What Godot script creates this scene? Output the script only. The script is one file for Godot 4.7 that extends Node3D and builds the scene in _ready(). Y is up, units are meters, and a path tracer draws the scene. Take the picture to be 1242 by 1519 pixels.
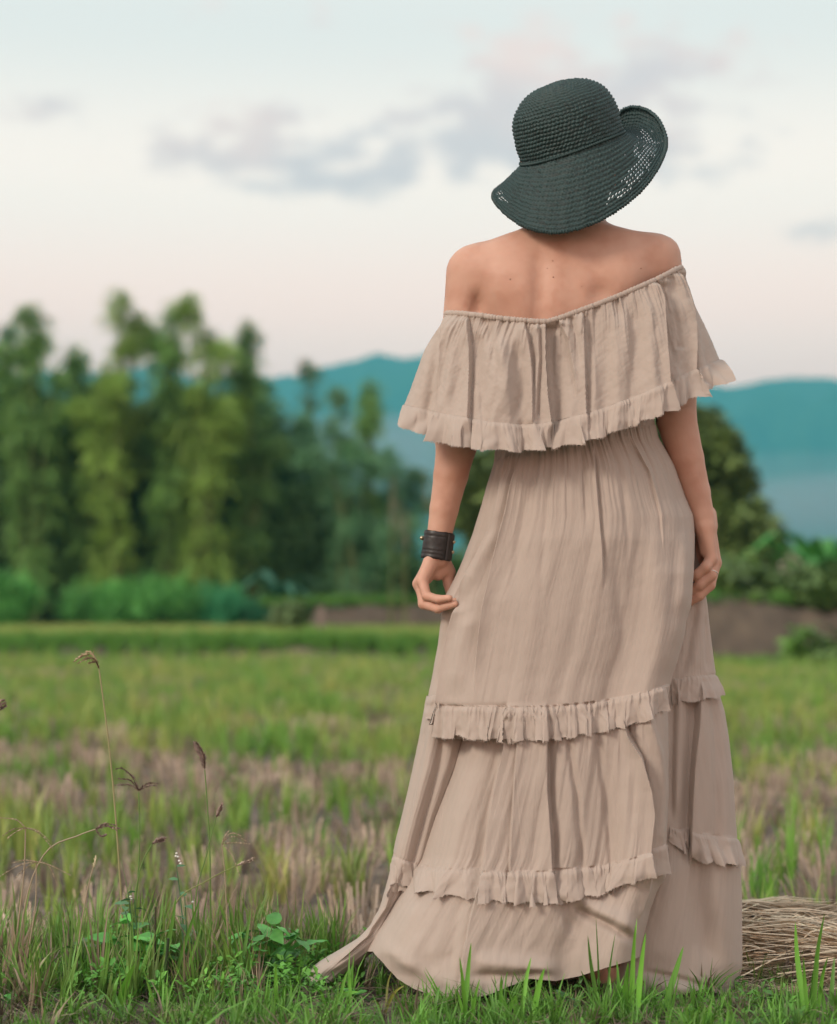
extends Node3D
# A woman in a tan tiered dress and a dark crochet hat, seen from behind on a grassy bund at the edge of a cut rice field.
# Metres, y up. She stands at the origin; the photographer stands 3.6 m behind her (z = +3.6) with the lens 0.712 m above the ground.

const FOCAL := 2874.0      # lens focal length in the units used by at()
const EYE_Z := 3.6
const EYE_Y := 0.712
const MID_X := 621.0
const HORIZON := 895.0
var rng := RandomNumberGenerator.new()
var noise := FastNoiseLite.new()
var M := {}                # materials
var TX := {}               # textures


func _ready() -> void:
	rng.seed = 20231
	noise.seed = 7
	noise.noise_type = FastNoiseLite.TYPE_SIMPLEX_SMOOTH
	noise.frequency = 1.0
	noise.fractal_octaves = 3
	make_camera()
	make_sky()
	make_sun()
	make_materials()
	make_land()
	make_mountains()
	make_far_plants()
	make_field()
	make_person()
	make_near_plants()


# ------------------------------------------------------------------ camera, sky, sun
func make_camera() -> void:
	var a := CameraAttributesPhysical.new()
	a.frustum_focal_length = 45.4
	a.frustum_focus_distance = 3.52
	a.frustum_near = 0.05
	a.frustum_far = 9000.0
	a.exposure_aperture = 1.85
	var c := Camera3D.new()
	c.name = "camera"
	add_child(c)
	c.attributes = a
	c.projection = Camera3D.PROJECTION_FRUSTUM
	c.near = 0.05
	c.far = 9000.0
	c.size = 2.0 * 0.05 * 759.5 / FOCAL
	c.frustum_offset = Vector2(0, 0.05 * (HORIZON - 759.5) / FOCAL)
	c.position = Vector3(0, EYE_Y, EYE_Z)
	c.current = true


func make_sky() -> void:
	var e := Environment.new()
	e.background_mode = Environment.BG_SKY
	e.tonemap_mode = Environment.TONE_MAPPER_LINEAR
	e.tonemap_exposure = 1.44
	e.sdfgi_enabled = true
	e.ssao_enabled = true
	e.ssil_enabled = true
	e.fog_enabled = true
	e.fog_density = 0.00044
	e.fog_light_color = Color(0.42, 0.90, 1.0)
	e.volumetric_fog_enabled = true
	e.volumetric_fog_density = 0.0
	var sm := PanoramaSkyMaterial.new()
	sm.panorama = sky_texture()
	sm.energy_multiplier = 1.0
	e.background_energy_multiplier = 1.0
	var s := Sky.new()
	s.sky_material = sm
	e.sky = s
	var w := WorldEnvironment.new()
	w.name = "world_environment"
	w.environment = e
	add_child(w)


func make_sun() -> void:
	var d := DirectionalLight3D.new()
	d.name = "sun"
	d.light_energy = 0.5
	d.light_color = Color(1.0, 0.95, 0.88)
	d.light_angular_distance = 16.0
	d.shadow_enabled = true
	add_child(d)
	d.look_at_from_position(Vector3(-4.6, 3.6, 3.4), Vector3.ZERO)


func blob(u: float, v: float, cu: float, cv: float, ru: float, rv: float) -> float:
	var a := (u - cu) / ru
	var b := (v - cv) / rv
	return exp(-(a * a + b * b))


# An evening sky: cream and faint pink low down, pale blue-green higher, lilac clouds with rosy tops. Measured in degrees of azimuth and elevation.
func sky_texture() -> ImageTexture:
	var wd := 2048
	var ht := 1024
	var im := Image.create(wd, ht, false, Image.FORMAT_RGBF)
	var n1 := FastNoiseLite.new()
	n1.seed = 11
	n1.frequency = 1.0
	n1.fractal_octaves = 5
	var n2 := FastNoiseLite.new()
	n2.seed = 23
	n2.frequency = 1.0
	n2.fractal_octaves = 4
	var stops := [[0.0, Color(1.62, 0.80, 0.60)], [4.5, Color(1.57, 0.82, 0.64)], [8.0, Color(1.38, 0.90, 0.74)], [12.0, Color(1.14, 0.92, 0.80)], [17.0, Color(0.79, 0.74, 0.70)], [30.0, Color(0.56, 0.65, 0.66)], [90.0, Color(0.45, 0.56, 0.62)]]
	for j in ht:
		var el := 90.0 - (j + 0.5) / ht * 180.0
		var base := Color(0.16, 0.19, 0.10)
		if el > 0.0:
			for k in stops.size() - 1:
				if el >= stops[k][0] and el <= stops[k + 1][0]:
					base = stops[k][1].lerp(stops[k + 1][1], smoothstep(stops[k][0], stops[k + 1][0], el))
		if el <= 0.0 or el > 70.0:
			im.fill_rect(Rect2i(0, j, wd, 1), base)
			continue
		for i in wd:
			var az := wrapf((i + 0.5) / wd * 360.0, -180.0, 180.0)   # the panorama begins straight ahead, toward -z
			var q := el * 2.2
			var f := n1.get_noise_3d(cos(deg_to_rad(az)) * 7.5, sin(deg_to_rad(az)) * 7.5, q * 0.115)
			var fine := n2.get_noise_3d(cos(deg_to_rad(az)) * 34.0, sin(deg_to_rad(az)) * 34.0, q * 0.62)
			# the banks of cloud in view, then the scattered ones of the whole sky
			var bank := 0.9 * blob(az, el, 3.0, 14.7, 3.8, 1.6) + 0.75 * blob(az, el, 7.4, 15.5, 3.0, 1.2) + 0.7 * blob(az, el, 0.6, 13.1, 3.6, 1.0)
			bank += 0.75 * blob(az, el, -6.0, 13.2, 2.8, 0.9) + 0.6 * blob(az, el, -11.5, 14.1, 2.4, 0.45) + 0.4 * blob(az, el, -3.0, 12.3, 2.5, 0.5) + 0.5 * blob(az, el, 5.5, 13.0, 2.6, 0.8)
			bank += 0.45 * blob(az, el, -6.0, 17.0, 1.2, 0.4) + 0.3 * blob(az, el, -3.0, 16.8, 0.5, 0.6) + 0.55 * blob(az, el, 9.3, 12.9, 1.8, 1.0) + 0.5 * blob(az, el, 11.6, 10.7, 0.9, 0.5) + 0.4 * blob(az, el, 7.0, 12.0, 1.4, 0.7) + 0.4 * blob(az, el, -4.0, 14.3, 2.0, 0.4)
			var away := smoothstep(13.0, 22.0, absf(az)) * 0.55 + smoothstep(18.5, 24.0, el) * 0.45
			var cov := bank * 1.15 + minf(away, 0.6) * smoothstep(5.0, 12.0, el) * 0.9
			var dens := smoothstep(0.16, 1.0, cov * 0.95 + (0.8 * f + 0.95 * fine) * (0.35 + 0.65 * minf(cov * 1.6, 1.0))) * smoothstep(0.03, 0.25, cov)
			if dens <= 0.0:
				im.set_pixel(i, j, base)
				continue
			var lit := clampf((el - 12.6) * 0.22 + 1.1 * n1.get_noise_3d(cos(deg_to_rad(az)) * 7.5 + 3.0, sin(deg_to_rad(az)) * 7.5, q * 0.115 + 0.25), 0.0, 1.0)
			var cloud := Color(0.62, 0.52, 0.54).lerp(Color(0.90, 0.63, 0.57), lit)
			im.set_pixel(i, j, base.lerp(cloud, dens * 0.78))
	return ImageTexture.create_from_image(im)


# ------------------------------------------------------------------ small helpers
# A point Z metres along the view (z of the world) on the sight line through a place measured in the photograph.
func at(px: float, py: float, z: float) -> Vector3:
	var s := (EYE_Z - z) / FOCAL
	return Vector3((px - MID_X) * s, EYE_Y + (HORIZON - py) * s, z)


func table(t: Array, x: float) -> float:
	var n := t.size()
	if x <= t[0][0]:
		return t[0][1]
	for i in range(1, n):
		if x <= t[i][0]:
			var a: float = t[i - 1][0]
			var b: float = t[i][0]
			var k := (x - a) / maxf(b - a, 1e-6)
			return lerpf(t[i - 1][1], t[i][1], k)
	return t[n - 1][1]


# A table of [x, y] pairs sampled at every whole number of LO..HI, softened a little.
func dense(t: Array, lo: int, hi: int, soft := 3) -> PackedFloat32Array:
	var out := PackedFloat32Array()
	out.resize(hi - lo + 1)
	for i in out.size():
		out[i] = table(t, lo + i)
	for pass_ in soft:
		var c := out.duplicate()
		for i in range(2, out.size() - 2):
			out[i] = (c[i - 2] + c[i - 1] + c[i] + c[i + 1] + c[i + 2]) * 0.2
	return out


func pick(a: PackedFloat32Array, x: float) -> float:
	if x <= 0.0:
		return a[0]
	var i := int(x)
	if i >= a.size() - 1:
		return a[a.size() - 1]
	return lerpf(a[i], a[i + 1], x - i)


# Normals of a clockwise triangle list, averaged at shared vertices.
func smooth_normals(v: PackedVector3Array, idx: PackedInt32Array) -> PackedVector3Array:
	var n := PackedVector3Array()
	n.resize(v.size())
	for t in range(0, idx.size(), 3):
		var a := idx[t]
		var b := idx[t + 1]
		var c := idx[t + 2]
		var f := (v[c] - v[a]).cross(v[b] - v[a])
		n[a] += f
		n[b] += f
		n[c] += f
	for i in n.size():
		n[i] = n[i].normalized()
	return n


func mesh_of(v: PackedVector3Array, idx: PackedInt32Array, uv := PackedVector2Array(), normals := PackedVector3Array(), colors := PackedColorArray()) -> ArrayMesh:
	var a := []
	a.resize(Mesh.ARRAY_MAX)
	a[Mesh.ARRAY_VERTEX] = v
	a[Mesh.ARRAY_INDEX] = idx
	a[Mesh.ARRAY_NORMAL] = normals if normals.size() else smooth_normals(v, idx)
	if uv.size():
		a[Mesh.ARRAY_TEX_UV] = uv
	if colors.size():
		a[Mesh.ARRAY_COLOR] = colors
	var m := ArrayMesh.new()
	m.add_surface_from_arrays(Mesh.PRIMITIVE_TRIANGLES, a)
	return m


# Triangles of a grid of ROWS x COLS vertices seen from the side on which columns run right and rows run down.
func grid_index(rows: int, cols: int, start := 0) -> PackedInt32Array:
	var idx := PackedInt32Array()
	idx.resize((rows - 1) * (cols - 1) * 6)
	var k := 0
	for r in rows - 1:
		for c in cols - 1:
			var a := start + r * cols + c
			idx[k] = a
			idx[k + 1] = a + 1
			idx[k + 2] = a + cols + 1
			idx[k + 3] = a
			idx[k + 4] = a + cols + 1
			idx[k + 5] = a + cols
			k += 6
	return idx


func put(called: String, mesh: Mesh, mat: Material, parent: Node3D = null) -> MeshInstance3D:
	var o := MeshInstance3D.new()
	o.name = called
	o.mesh = mesh
	o.material_override = mat
	(parent if parent else self).add_child(o, true)
	return o


func thing(called: String, label: String, category: String, where := Vector3.ZERO, group := "") -> Node3D:
	var o := Node3D.new()
	o.name = called
	add_child(o, true)
	o.position = where
	o.set_meta("label", label)
	o.set_meta("category", category)
	if group:
		o.set_meta("group", group)
	return o


func tag(o: Node3D, label: String, category: String, kind := "") -> void:
	o.set_meta("label", label)
	o.set_meta("category", category)
	if kind:
		o.set_meta("kind", kind)


# A tube through POINTS with the radii of RAD (one per point), SIDES sides, closed at both ends. Smooth.
func tube(points: Array, rad: Array, sides := 6) -> ArrayMesh:
	var v := PackedVector3Array()
	var nn := PackedVector3Array()
	var idx := PackedInt32Array()
	var n := points.size()
	var ref := Vector3(0.13, 0.21, 0.97)
	for i in n:
		var d: Vector3 = (points[mini(i + 1, n - 1)] - points[maxi(i - 1, 0)]).normalized()
		var e1 := d.cross(ref).normalized()
		var e2 := d.cross(e1)
		for k in sides:
			var a := TAU * k / sides
			var o := e1 * cos(a) + e2 * sin(a)
			v.append(points[i] + o * rad[i])
			nn.append(o)
	for i in n - 1:
		for k in sides:
			var a := i * sides + k
			var b := i * sides + (k + 1) % sides
			idx.append_array([a, b + sides, b, a, a + sides, b + sides])
	for e in [0, n - 1]:
		var c := v.size()
		v.append(points[e])
		nn.append((points[0] - points[1]).normalized() if e == 0 else (points[n - 1] - points[n - 2]).normalized())
		for k in sides:
			var a: int = e * sides + k
			var b: int = e * sides + (k + 1) % sides
			idx.append_array([c, a, b] if e == 0 else [c, b, a])
	return mesh_of(v, idx, PackedVector2Array(), nn)


# Points on a smooth curve through POINTS.
func curve(points: Array, n: int) -> Array:
	var out := []
	var m := points.size()
	for i in n:
		var t := float(i) / (n - 1) * (m - 1)
		var k := mini(int(t), m - 2)
		var f := t - k
		out.append(points[k].cubic_interpolate(points[k + 1], points[maxi(k - 1, 0)], points[mini(k + 2, m - 1)], f))
	return out


# Collects loose triangles (leaves, blades, straws) into one mesh.
class Heap:
	var v := PackedVector3Array()
	var n := PackedVector3Array()
	var c := PackedColorArray()
	var idx := PackedInt32Array()

	# a blade: a ribbon along PTS whose width follows a leaf outline, creased along the middle
	func blade(pts: Array, width: float, side: Vector3, tint := Color.WHITE, crease := 0.25, base := 0.5) -> void:
		var m := pts.size()
		var start := v.size()
		for i in m:
			var t := float(i) / (m - 1)
			var d: Vector3 = (pts[mini(i + 1, m - 1)] - pts[maxi(i - 1, 0)]).normalized()
			var s := (side - d * side.dot(d)).normalized()
			var up := s.cross(d).normalized()
			var w := width * 0.5 * (lerpf(base, 1.0, minf(t * 3.0, 1.0)) if t < 0.4 else 1.0) * (1.0 if t < 0.4 else pow(maxf(0.0, 1.0 - (t - 0.4) / 0.6), 0.75))
			w = maxf(w, width * 0.02)
			v.append(pts[i] - s * w + up * w * crease)
			v.append(pts[i])
			v.append(pts[i] + s * w + up * w * crease)
			n.append((up - s * -0.35).normalized())
			n.append(up)
			n.append((up + s * -0.35).normalized())
			for k in 3:
				c.append(tint)
		for i in m - 1:
			for k in 2:
				var a := start + i * 3 + k
				idx.append_array([a, a + 4, a + 1, a, a + 3, a + 4])

	func strip(pts: Array, w0: float, w1: float, side: Vector3, tint := Color.WHITE) -> void:
		var m := pts.size()
		var start := v.size()
		for i in m:
			var t := float(i) / (m - 1)
			var d: Vector3 = (pts[mini(i + 1, m - 1)] - pts[maxi(i - 1, 0)]).normalized()
			var s := (side - d * side.dot(d)).normalized()
			var w := lerpf(w0, w1, t) * 0.5
			v.append(pts[i] - s * w)
			v.append(pts[i] + s * w)
			var up := s.cross(d).normalized()
			n.append(up)
			n.append(up)
			c.append(tint)
			c.append(tint)
		for i in m - 1:
			var a := start + i * 2
			idx.append_array([a, a + 3, a + 1, a, a + 2, a + 3])

	func add(p: PackedVector3Array, pn: PackedVector3Array, pi: PackedInt32Array, tint := Color.WHITE) -> void:
		var start := v.size()
		v.append_array(p)
		n.append_array(pn)
		for k in p.size():
			c.append(tint)
		for k in pi:
			idx.append(start + k)

	func mesh() -> ArrayMesh:
		var a := []
		a.resize(Mesh.ARRAY_MAX)
		a[Mesh.ARRAY_VERTEX] = v
		a[Mesh.ARRAY_NORMAL] = n
		a[Mesh.ARRAY_COLOR] = c
		a[Mesh.ARRAY_INDEX] = idx
		var m := ArrayMesh.new()
		m.add_surface_from_arrays(Mesh.PRIMITIVE_TRIANGLES, a)
		return m


func scatter(called: String, mesh: Mesh, mat: Material, xf: Array, tints: Array, parent: Node3D = null) -> MultiMeshInstance3D:
	var mm := MultiMesh.new()
	mm.transform_format = MultiMesh.TRANSFORM_3D
	mm.use_colors = true
	mm.instance_count = xf.size()
	mm.mesh = mesh
	for i in xf.size():
		mm.set_instance_transform(i, xf[i])
		mm.set_instance_color(i, tints[i])
	var o := MultiMeshInstance3D.new()
	o.name = called
	o.multimesh = mm
	o.material_override = mat
	(parent if parent else self).add_child(o, true)
	o.set_meta("kind", "stuff")
	return o


# ------------------------------------------------------------------ materials
func noise_texture(size: int, freq: float, octaves: int, seed_: int, colors: Array, stretch := Vector2.ONE, kind := FastNoiseLite.TYPE_SIMPLEX_SMOOTH) -> ImageTexture:
	var f := FastNoiseLite.new()
	f.seed = seed_
	f.noise_type = kind
	f.frequency = freq
	f.fractal_octaves = octaves
	var im := f.get_seamless_image(int(size / stretch.x), int(size / stretch.y), false, false, 0.15, true)
	if stretch != Vector2.ONE:
		im.resize(size, size, Image.INTERPOLATE_CUBIC)
	im.convert(Image.FORMAT_RGB8)
	if colors.size():
		var g := Gradient.new()
		g.set_color(0, colors[0])
		g.set_color(1, colors[colors.size() - 1])
		for k in range(1, colors.size() - 1):
			g.add_point(float(k) / (colors.size() - 1), colors[k])
		for j in size:
			for i in size:
				im.set_pixel(i, j, g.sample(im.get_pixel(i, j).r))
	return ImageTexture.create_from_image(im)


func srgb(r: float, g: float, b: float) -> Color:
	return Color(r, g, b).linear_to_srgb()


func plain(name_: String, color: Color, rough := 0.8, vertex := false) -> StandardMaterial3D:
	var m := StandardMaterial3D.new()
	m.resource_name = name_
	m.albedo_color = color
	m.roughness = rough
	m.vertex_color_use_as_albedo = vertex
	m.cull_mode = BaseMaterial3D.CULL_DISABLED
	return m


func make_materials() -> void:
	# crinkled cotton gauze: fine lengthwise crepe, a faint plain weave, a few slubs
	var crepe := noise_texture(512, 0.05, 4, 31, [], Vector2(1, 8))
	var slub := noise_texture(512, 0.03, 4, 37, [srgb(0.93, 0.93, 0.93), srgb(0.985, 0.985, 0.985), Color.WHITE], Vector2(1, 8))
	var cloth := plain("gauze", srgb(0.440, 0.366, 0.318), 0.92)
	cloth.heightmap_enabled = true
	cloth.heightmap_texture = crepe
	cloth.heightmap_scale = 0.026
	cloth.albedo_texture = slub
	cloth.uv1_scale = Vector3(4.0, 4.0, 1.0)
	cloth.rim_enabled = true
	cloth.rim = 0.3
	cloth.rim_tint = 0.6
	M.cloth = cloth
	var skin := plain("skin", srgb(0.59, 0.352, 0.262), 0.58)
	skin.subsurf_scatter_enabled = true
	skin.subsurf_scatter_strength = 0.12
	skin.albedo_texture = noise_texture(256, 0.018, 4, 41, [srgb(0.80, 0.68, 0.63), srgb(0.94, 0.89, 0.87), Color.WHITE])
	skin.uv1_triplanar = true
	skin.uv1_scale = Vector3(3.0, 3.0, 3.0)
	skin.heightmap_enabled = true
	skin.heightmap_texture = noise_texture(256, 0.09, 3, 43, [])
	skin.heightmap_scale = 0.02
	M.skin = skin
	M.mole = plain("mole", srgb(0.27, 0.115, 0.07), 0.6)
	M.straw_hat = plain("raffia", srgb(0.022, 0.052, 0.053), 0.6, true)
	M.leather = plain("black_leather", srgb(0.014, 0.012, 0.012), 0.42)
	M.brown_leather = plain("brown_leather", srgb(0.20, 0.085, 0.04), 0.55)
	M.metal = plain("brass", srgb(0.45, 0.38, 0.26), 0.35)
	M.metal.metallic = 0.9
	M.silver = plain("silver", srgb(0.7, 0.68, 0.64), 0.2)
	M.silver.metallic = 1.0
	M.hair = plain("hair", srgb(0.035, 0.02, 0.012), 0.5)
	# plants: the colours come from the copies and vertices
	var leaf := plain("leaf", Color.WHITE, 0.55, true)
	leaf.backlight_enabled = true
	leaf.backlight = Color(0.55, 0.55, 0.55)
	M.leaf = leaf
	M.dry = plain("dry_stalk", Color.WHITE, 0.85, true)
	M.bark = plain("bark", srgb(0.10, 0.075, 0.055), 0.95)
	M.culm = plain("culm", srgb(0.16, 0.19, 0.06), 0.6)
	var soil := plain("soil", Color.WHITE, 0.95)
	soil.albedo_texture = noise_texture(512, 0.02, 5, 51, [srgb(0.075, 0.055, 0.042), srgb(0.16, 0.122, 0.095), srgb(0.27, 0.215, 0.175)])
	soil.uv1_triplanar = true
	soil.uv1_scale = Vector3(0.9, 0.9, 0.9)
	soil.heightmap_enabled = true
	soil.heightmap_texture = noise_texture(512, 0.04, 5, 53, [])
	soil.heightmap_scale = 2.0
	M.soil = soil
	var bank := plain("dry_bank", Color.WHITE, 0.95)
	bank.albedo_texture = noise_texture(256, 0.03, 4, 57, [srgb(0.05, 0.04, 0.032), srgb(0.105, 0.08, 0.06), srgb(0.16, 0.125, 0.085)])
	bank.uv1_triplanar = true
	bank.uv1_scale = Vector3(0.35, 0.35, 0.35)
	M.bank = bank
	var meadow := plain("meadow", Color.WHITE, 0.95)
	meadow.albedo_texture = noise_texture(256, 0.03, 4, 61, [srgb(0.04, 0.075, 0.02), srgb(0.07, 0.12, 0.035), srgb(0.12, 0.15, 0.06)])
	meadow.uv1_triplanar = true
	meadow.uv1_scale = Vector3(0.04, 0.04, 0.04)
	M.meadow = meadow
	var forest := plain("forest", Color.WHITE, 0.95)
	forest.albedo_texture = noise_texture(512, 0.02, 5, 67, [srgb(0.022, 0.055, 0.022), srgb(0.04, 0.105, 0.04), srgb(0.075, 0.17, 0.06)])
	forest.uv1_triplanar = true
	forest.uv1_scale = Vector3(0.006, 0.006, 0.006)
	M.forest = forest
	M.plaster = plain("plaster", srgb(0.55, 0.47, 0.42), 0.9)
	M.roof = plain("tin_roof", srgb(0.28, 0.24, 0.22), 0.6)
	M.wood = plain("old_wood", srgb(0.24, 0.19, 0.16), 0.9)


# ------------------------------------------------------------------ land
func ground_height(x: float, z: float) -> float:
	var h := -0.12 * smoothstep(-0.35, -0.95, z)
	h += 0.24 * smoothstep(-22.6, -23.4, z + 0.5 * noise.get_noise_2d(x * 0.15, 3.0)) * smoothstep(4.0, 2.0, x)
	h += 0.022 * noise.get_noise_2d(x * 1.3, z * 1.3) * smoothstep(60.0, 5.0, -z)
	h += 0.010 * noise.get_noise_2d(x * 7.0 + 40.0, z * 7.0) * smoothstep(12.0, 2.0, -z)
	return h


func make_land() -> void:
	# one sheet: fine near the camera, coarse far away, out to the horizon
	var zs := []
	var z := 4.6
	while z > -60.0:
		zs.append(z)
		z -= 0.045 + maxf(0.0, absf(z) - 1.0) * 0.02
	var v := PackedVector3Array()
	var uv := PackedVector2Array()
	var cols := 150
	for r in zs.size():
		for c in cols:
			var u := 2.0 * c / (cols - 1) - 1.0
			var x := u * (2.4 + maxf(0.0, 3.6 - zs[r]) * 0.55) + pow(u, 7.0) * 30.0
			v.append(Vector3(x, ground_height(x, zs[r]), zs[r]))
	tag(put("field_ground", turned(v, zs.size(), cols), M.soil), "bare brown soil of the harvested rice field", "ground", "structure")
	v = PackedVector3Array()
	for r in 40:
		for c in 60:
			var zz := -59.5 - pow(r / 39.0, 3.0) * 1700.0
			var xx := (c / 59.0 - 0.5) * 2.0 * (70.0 + pow(r / 39.0, 3.0) * 1500.0)
			v.append(Vector3(xx, 0.11 + 0.3 * noise.get_noise_2d(xx * 0.01, zz * 0.01) * smoothstep(60.0, 200.0, -zz), zz))
	tag(put("plain_ground", turned(v, 40, 60), M.meadow), "green plain reaching to the foot of the mountains", "ground", "structure")
	bank("embankment", 2.2, 17.0, -20.6, 2.6, 0.92, "bare brown earth embankment behind the field on the right")
	bank("embankment", -2.4, 2.9, -34.8, 1.6, 0.60, "low brown bank below the bamboo, behind the waist of the woman")


func turned(v: PackedVector3Array, rows: int, cols: int) -> ArrayMesh:
	var w := PackedVector3Array()
	for r in rows:
		for c in cols:
			w.append(v[(rows - 1 - r) * cols + c])
	return mesh_of(w, grid_index(rows, cols))


func bank(called: String, x0: float, x1: float, z: float, deep: float, high: float, label: String) -> void:
	var v := PackedVector3Array()
	var rows := 16
	var cols := int((x1 - x0) * 5.0) + 8
	for r in rows:
		var t := 1.0 - float(r) / (rows - 1)
		for c in cols:
			var x := lerpf(x0, x1, float(c) / (cols - 1))
			var edge := smoothstep(0.0, 0.08, float(c) / (cols - 1))
			var rise := smoothstep(0.0, 0.45, t) * (1.0 + 0.25 * noise.get_noise_2d(x * 0.6, z)) * edge
			var y := (0.10 if z < -24.0 else -0.16) + high * rise + 0.07 * noise.get_noise_3d(x * 2.5, t * 3.0, z) * edge - 0.05
			v.append(Vector3(x, y, z - deep * t + 0.25 * noise.get_noise_2d(x * 0.8, z + 9.0)))
	tag(put(called, mesh_of(v, grid_index(rows, cols)), M.bank), label, "embankment", "structure")


func make_mountains() -> void:
	# crest heights in metres at 2.4 km, by x
	var s := 2403.6 / FOCAL
	var crest := []
	for p in [[-900, 560], [-400, 585], [-150, 570], [0, 566], [120, 560], [230, 548], [330, 562], [420, 568], [470, 556], [515, 549], [560, 535], [600, 543], [640, 536], [720, 548], [800, 560], [900, 572], [1000, 585], [1080, 580], [1110, 570], [1150, 560], [1185, 556], [1215, 561], [1260, 575], [1330, 590], [1450, 575], [1700, 590], [2300, 600]]:
		crest.append([(p[0] - MID_X) * s, (HORIZON - p[1]) * s])
	var rough := FastNoiseLite.new()
	rough.seed = 5
	rough.frequency = 0.0045
	rough.fractal_type = FastNoiseLite.FRACTAL_RIDGED
	rough.fractal_octaves = 5
	var v := PackedVector3Array()
	var rows := 110
	var cols := 300
	for r in rows:
		var t := 1.0 - float(r) / (rows - 1)
		for c in cols:
			var x := lerpf(-1500.0, 1600.0, float(c) / (cols - 1))
			var z := lerpf(-1800.0, -2800.0, t)
			var top := table(crest, x)
			# rises from the foot (t 0) to the crest (t 0.6) and falls again behind
			var k := smoothstep(0.0, 0.6, t) if t < 0.6 else 1.0 - 0.6 * smoothstep(0.6, 1.0, t)
			var spur := rough.get_noise_2d(x, z * 0.8)
			var y := top * k * (1.0 + 0.75 * (spur - 0.25) * (1.0 - k * k * 0.95)) - 4.0
			if t >= 0.55 and t < 0.65:
				y += 4.0 + 2.5 * spur
			v.append(Vector3(x, y, z))
	tag(put("mountains", mesh_of(v, grid_index(rows, cols)), M.forest), "forested mountain range, blue-green in the evening haze", "mountains", "structure")
	# thin smoke and mist lying before the foot of the range
	var where := ["mountain on the right", "ridge between the bamboo and the woman"]
	var k := 0
	for m in [[1225.0, 770.0, 1150.0], [545.0, 700.0, 1250.0]]:
		var t := thing("mist", "pale smoke drifting low before the %s" % where[k], "mist", at(m[0], m[1], EYE_Z - m[2]))
		t.set_meta("kind", "stuff")
		for q in 7:
			var f := FogVolume.new()
			f.name = "wisp"
			f.shape = RenderingServer.FOG_VOLUME_SHAPE_ELLIPSOID
			var w := lerpf(60.0, 230.0, q / 6.0)
			f.size = Vector3(w * rng.randf_range(0.8, 1.3), w * 0.27, w * 0.6)
			var fm := FogMaterial.new()
			fm.density = 0.0022
			fm.albedo = Color(0.95, 0.98, 1.0)
			f.material = fm
			t.add_child(f, true)
			f.position = Vector3(rng.randf_range(-0.2, 0.2) * w, rng.randf_range(-0.05, 0.12) * w, rng.randf_range(-20, 20))
		k += 1


# ------------------------------------------------------------------ plants beyond the field
func leaf_spray(n: int, size: float, slim: float, droop: float, seed_: int) -> ArrayMesh:
	var r := RandomNumberGenerator.new()
	r.seed = seed_
	var h := Heap.new()
	for i in n:
		var a := r.randf() * TAU
		var e := r.randf_range(-0.6, 0.5) - droop
		var d := Vector3(cos(a) * cos(e), sin(e), sin(a) * cos(e))
		var b := Vector3(r.randf_range(-1, 1), r.randf_range(-1, 1), r.randf_range(-1, 1)) * size * 0.55
		var l := size * r.randf_range(0.7, 1.15)
		h.blade([b, b + d * l * 0.5 + Vector3(0, 0.03 * size, 0), b + d * l - Vector3(0, 0.12 * size, 0)], l * slim, d.cross(Vector3(0.1, 1, 0.05)), Color.WHITE, 0.2, 0.3)
	return h.mesh()


func ground_at(px: float, z: float) -> Vector3:
	var p := at(px, 900.0, z)
	return Vector3(p.x, ground_height(p.x, z), z)


func bamboo(px: float, top: float, z: float, spread: float, n: int, tint: Color, label: String, thick := 1.0) -> void:
	var foot := ground_at(px, z)
	var t := thing("bamboo_clump", label, "bamboo", foot, "bamboo clumps at the far edge of the field")
	var high := at(px, top, z).y - foot.y
	var xf := []
	var tints := []
	for k in int(n * 1.7):
		var a := rng.randf() * TAU
		var lean := Vector3(cos(a), 0, 0.7 * sin(a)) * spread * (0.3 if k == 0 else rng.randf_range(0.5, 1.9))
		var h := high * (1.03 if k == 0 else rng.randf_range(0.55, 0.98))
		var b := Vector3(rng.randf_range(-1, 1), 0, rng.randf_range(-1, 1)) * 0.45 * spread
		var pts := curve([b, b + lean * 0.12 + Vector3(0, h * 0.42, 0), b + lean * 0.45 + Vector3(0, h * 0.82, 0), b + lean * 0.8 + Vector3(0, h, 0), b + lean * 1.15 + Vector3(0, h * rng.randf_range(0.9, 0.99), 0)], 12)
		var rad := []
		for i in 12:
			rad.append(lerpf(0.035, 0.006, i / 11.0))
		put("culm", tube(pts, rad, 5), M.culm, t)
		var shade := rng.randf_range(0.75, 1.3)
		for i in int(27 * thick):
			var f := pow(rng.randf(), 0.95) * 0.88 + 0.12
			var p: Vector3 = pts[mini(int(f * 11.0), 10)].lerp(pts[mini(int(f * 11.0) + 1, 11)], fposmod(f * 11.0, 1.0))
			var ba := rng.randf() * TAU
			var reach := lerpf(0.66, 0.22, f) * rng.randf_range(0.25, 1.45)
			if f > 0.80:
				reach *= 0.6
				if rng.randf() < 0.35:
					continue
			for q in 5:
				var w := (q + rng.randf()) / 5.0
				var c := p + Vector3(cos(ba), 0, sin(ba)) * reach * w + Vector3(0, 0.3 * w - 0.7 * w * w, 0) * reach + Vector3(rng.randf_range(-1, 1), rng.randf_range(-1, 1), rng.randf_range(-1, 1)) * 0.06
				xf.append(Transform3D(Basis.from_euler(Vector3(rng.randf_range(-0.5, 0.5), rng.randf() * TAU, rng.randf_range(-0.5, 0.5))).scaled(Vector3.ONE * rng.randf_range(0.75, 1.3)), c))
				tints.append(tint * shade * rng.randf_range(0.8, 1.2))
	scatter("foliage", TX.bamboo_spray, M.leaf, xf, tints, t)


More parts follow.
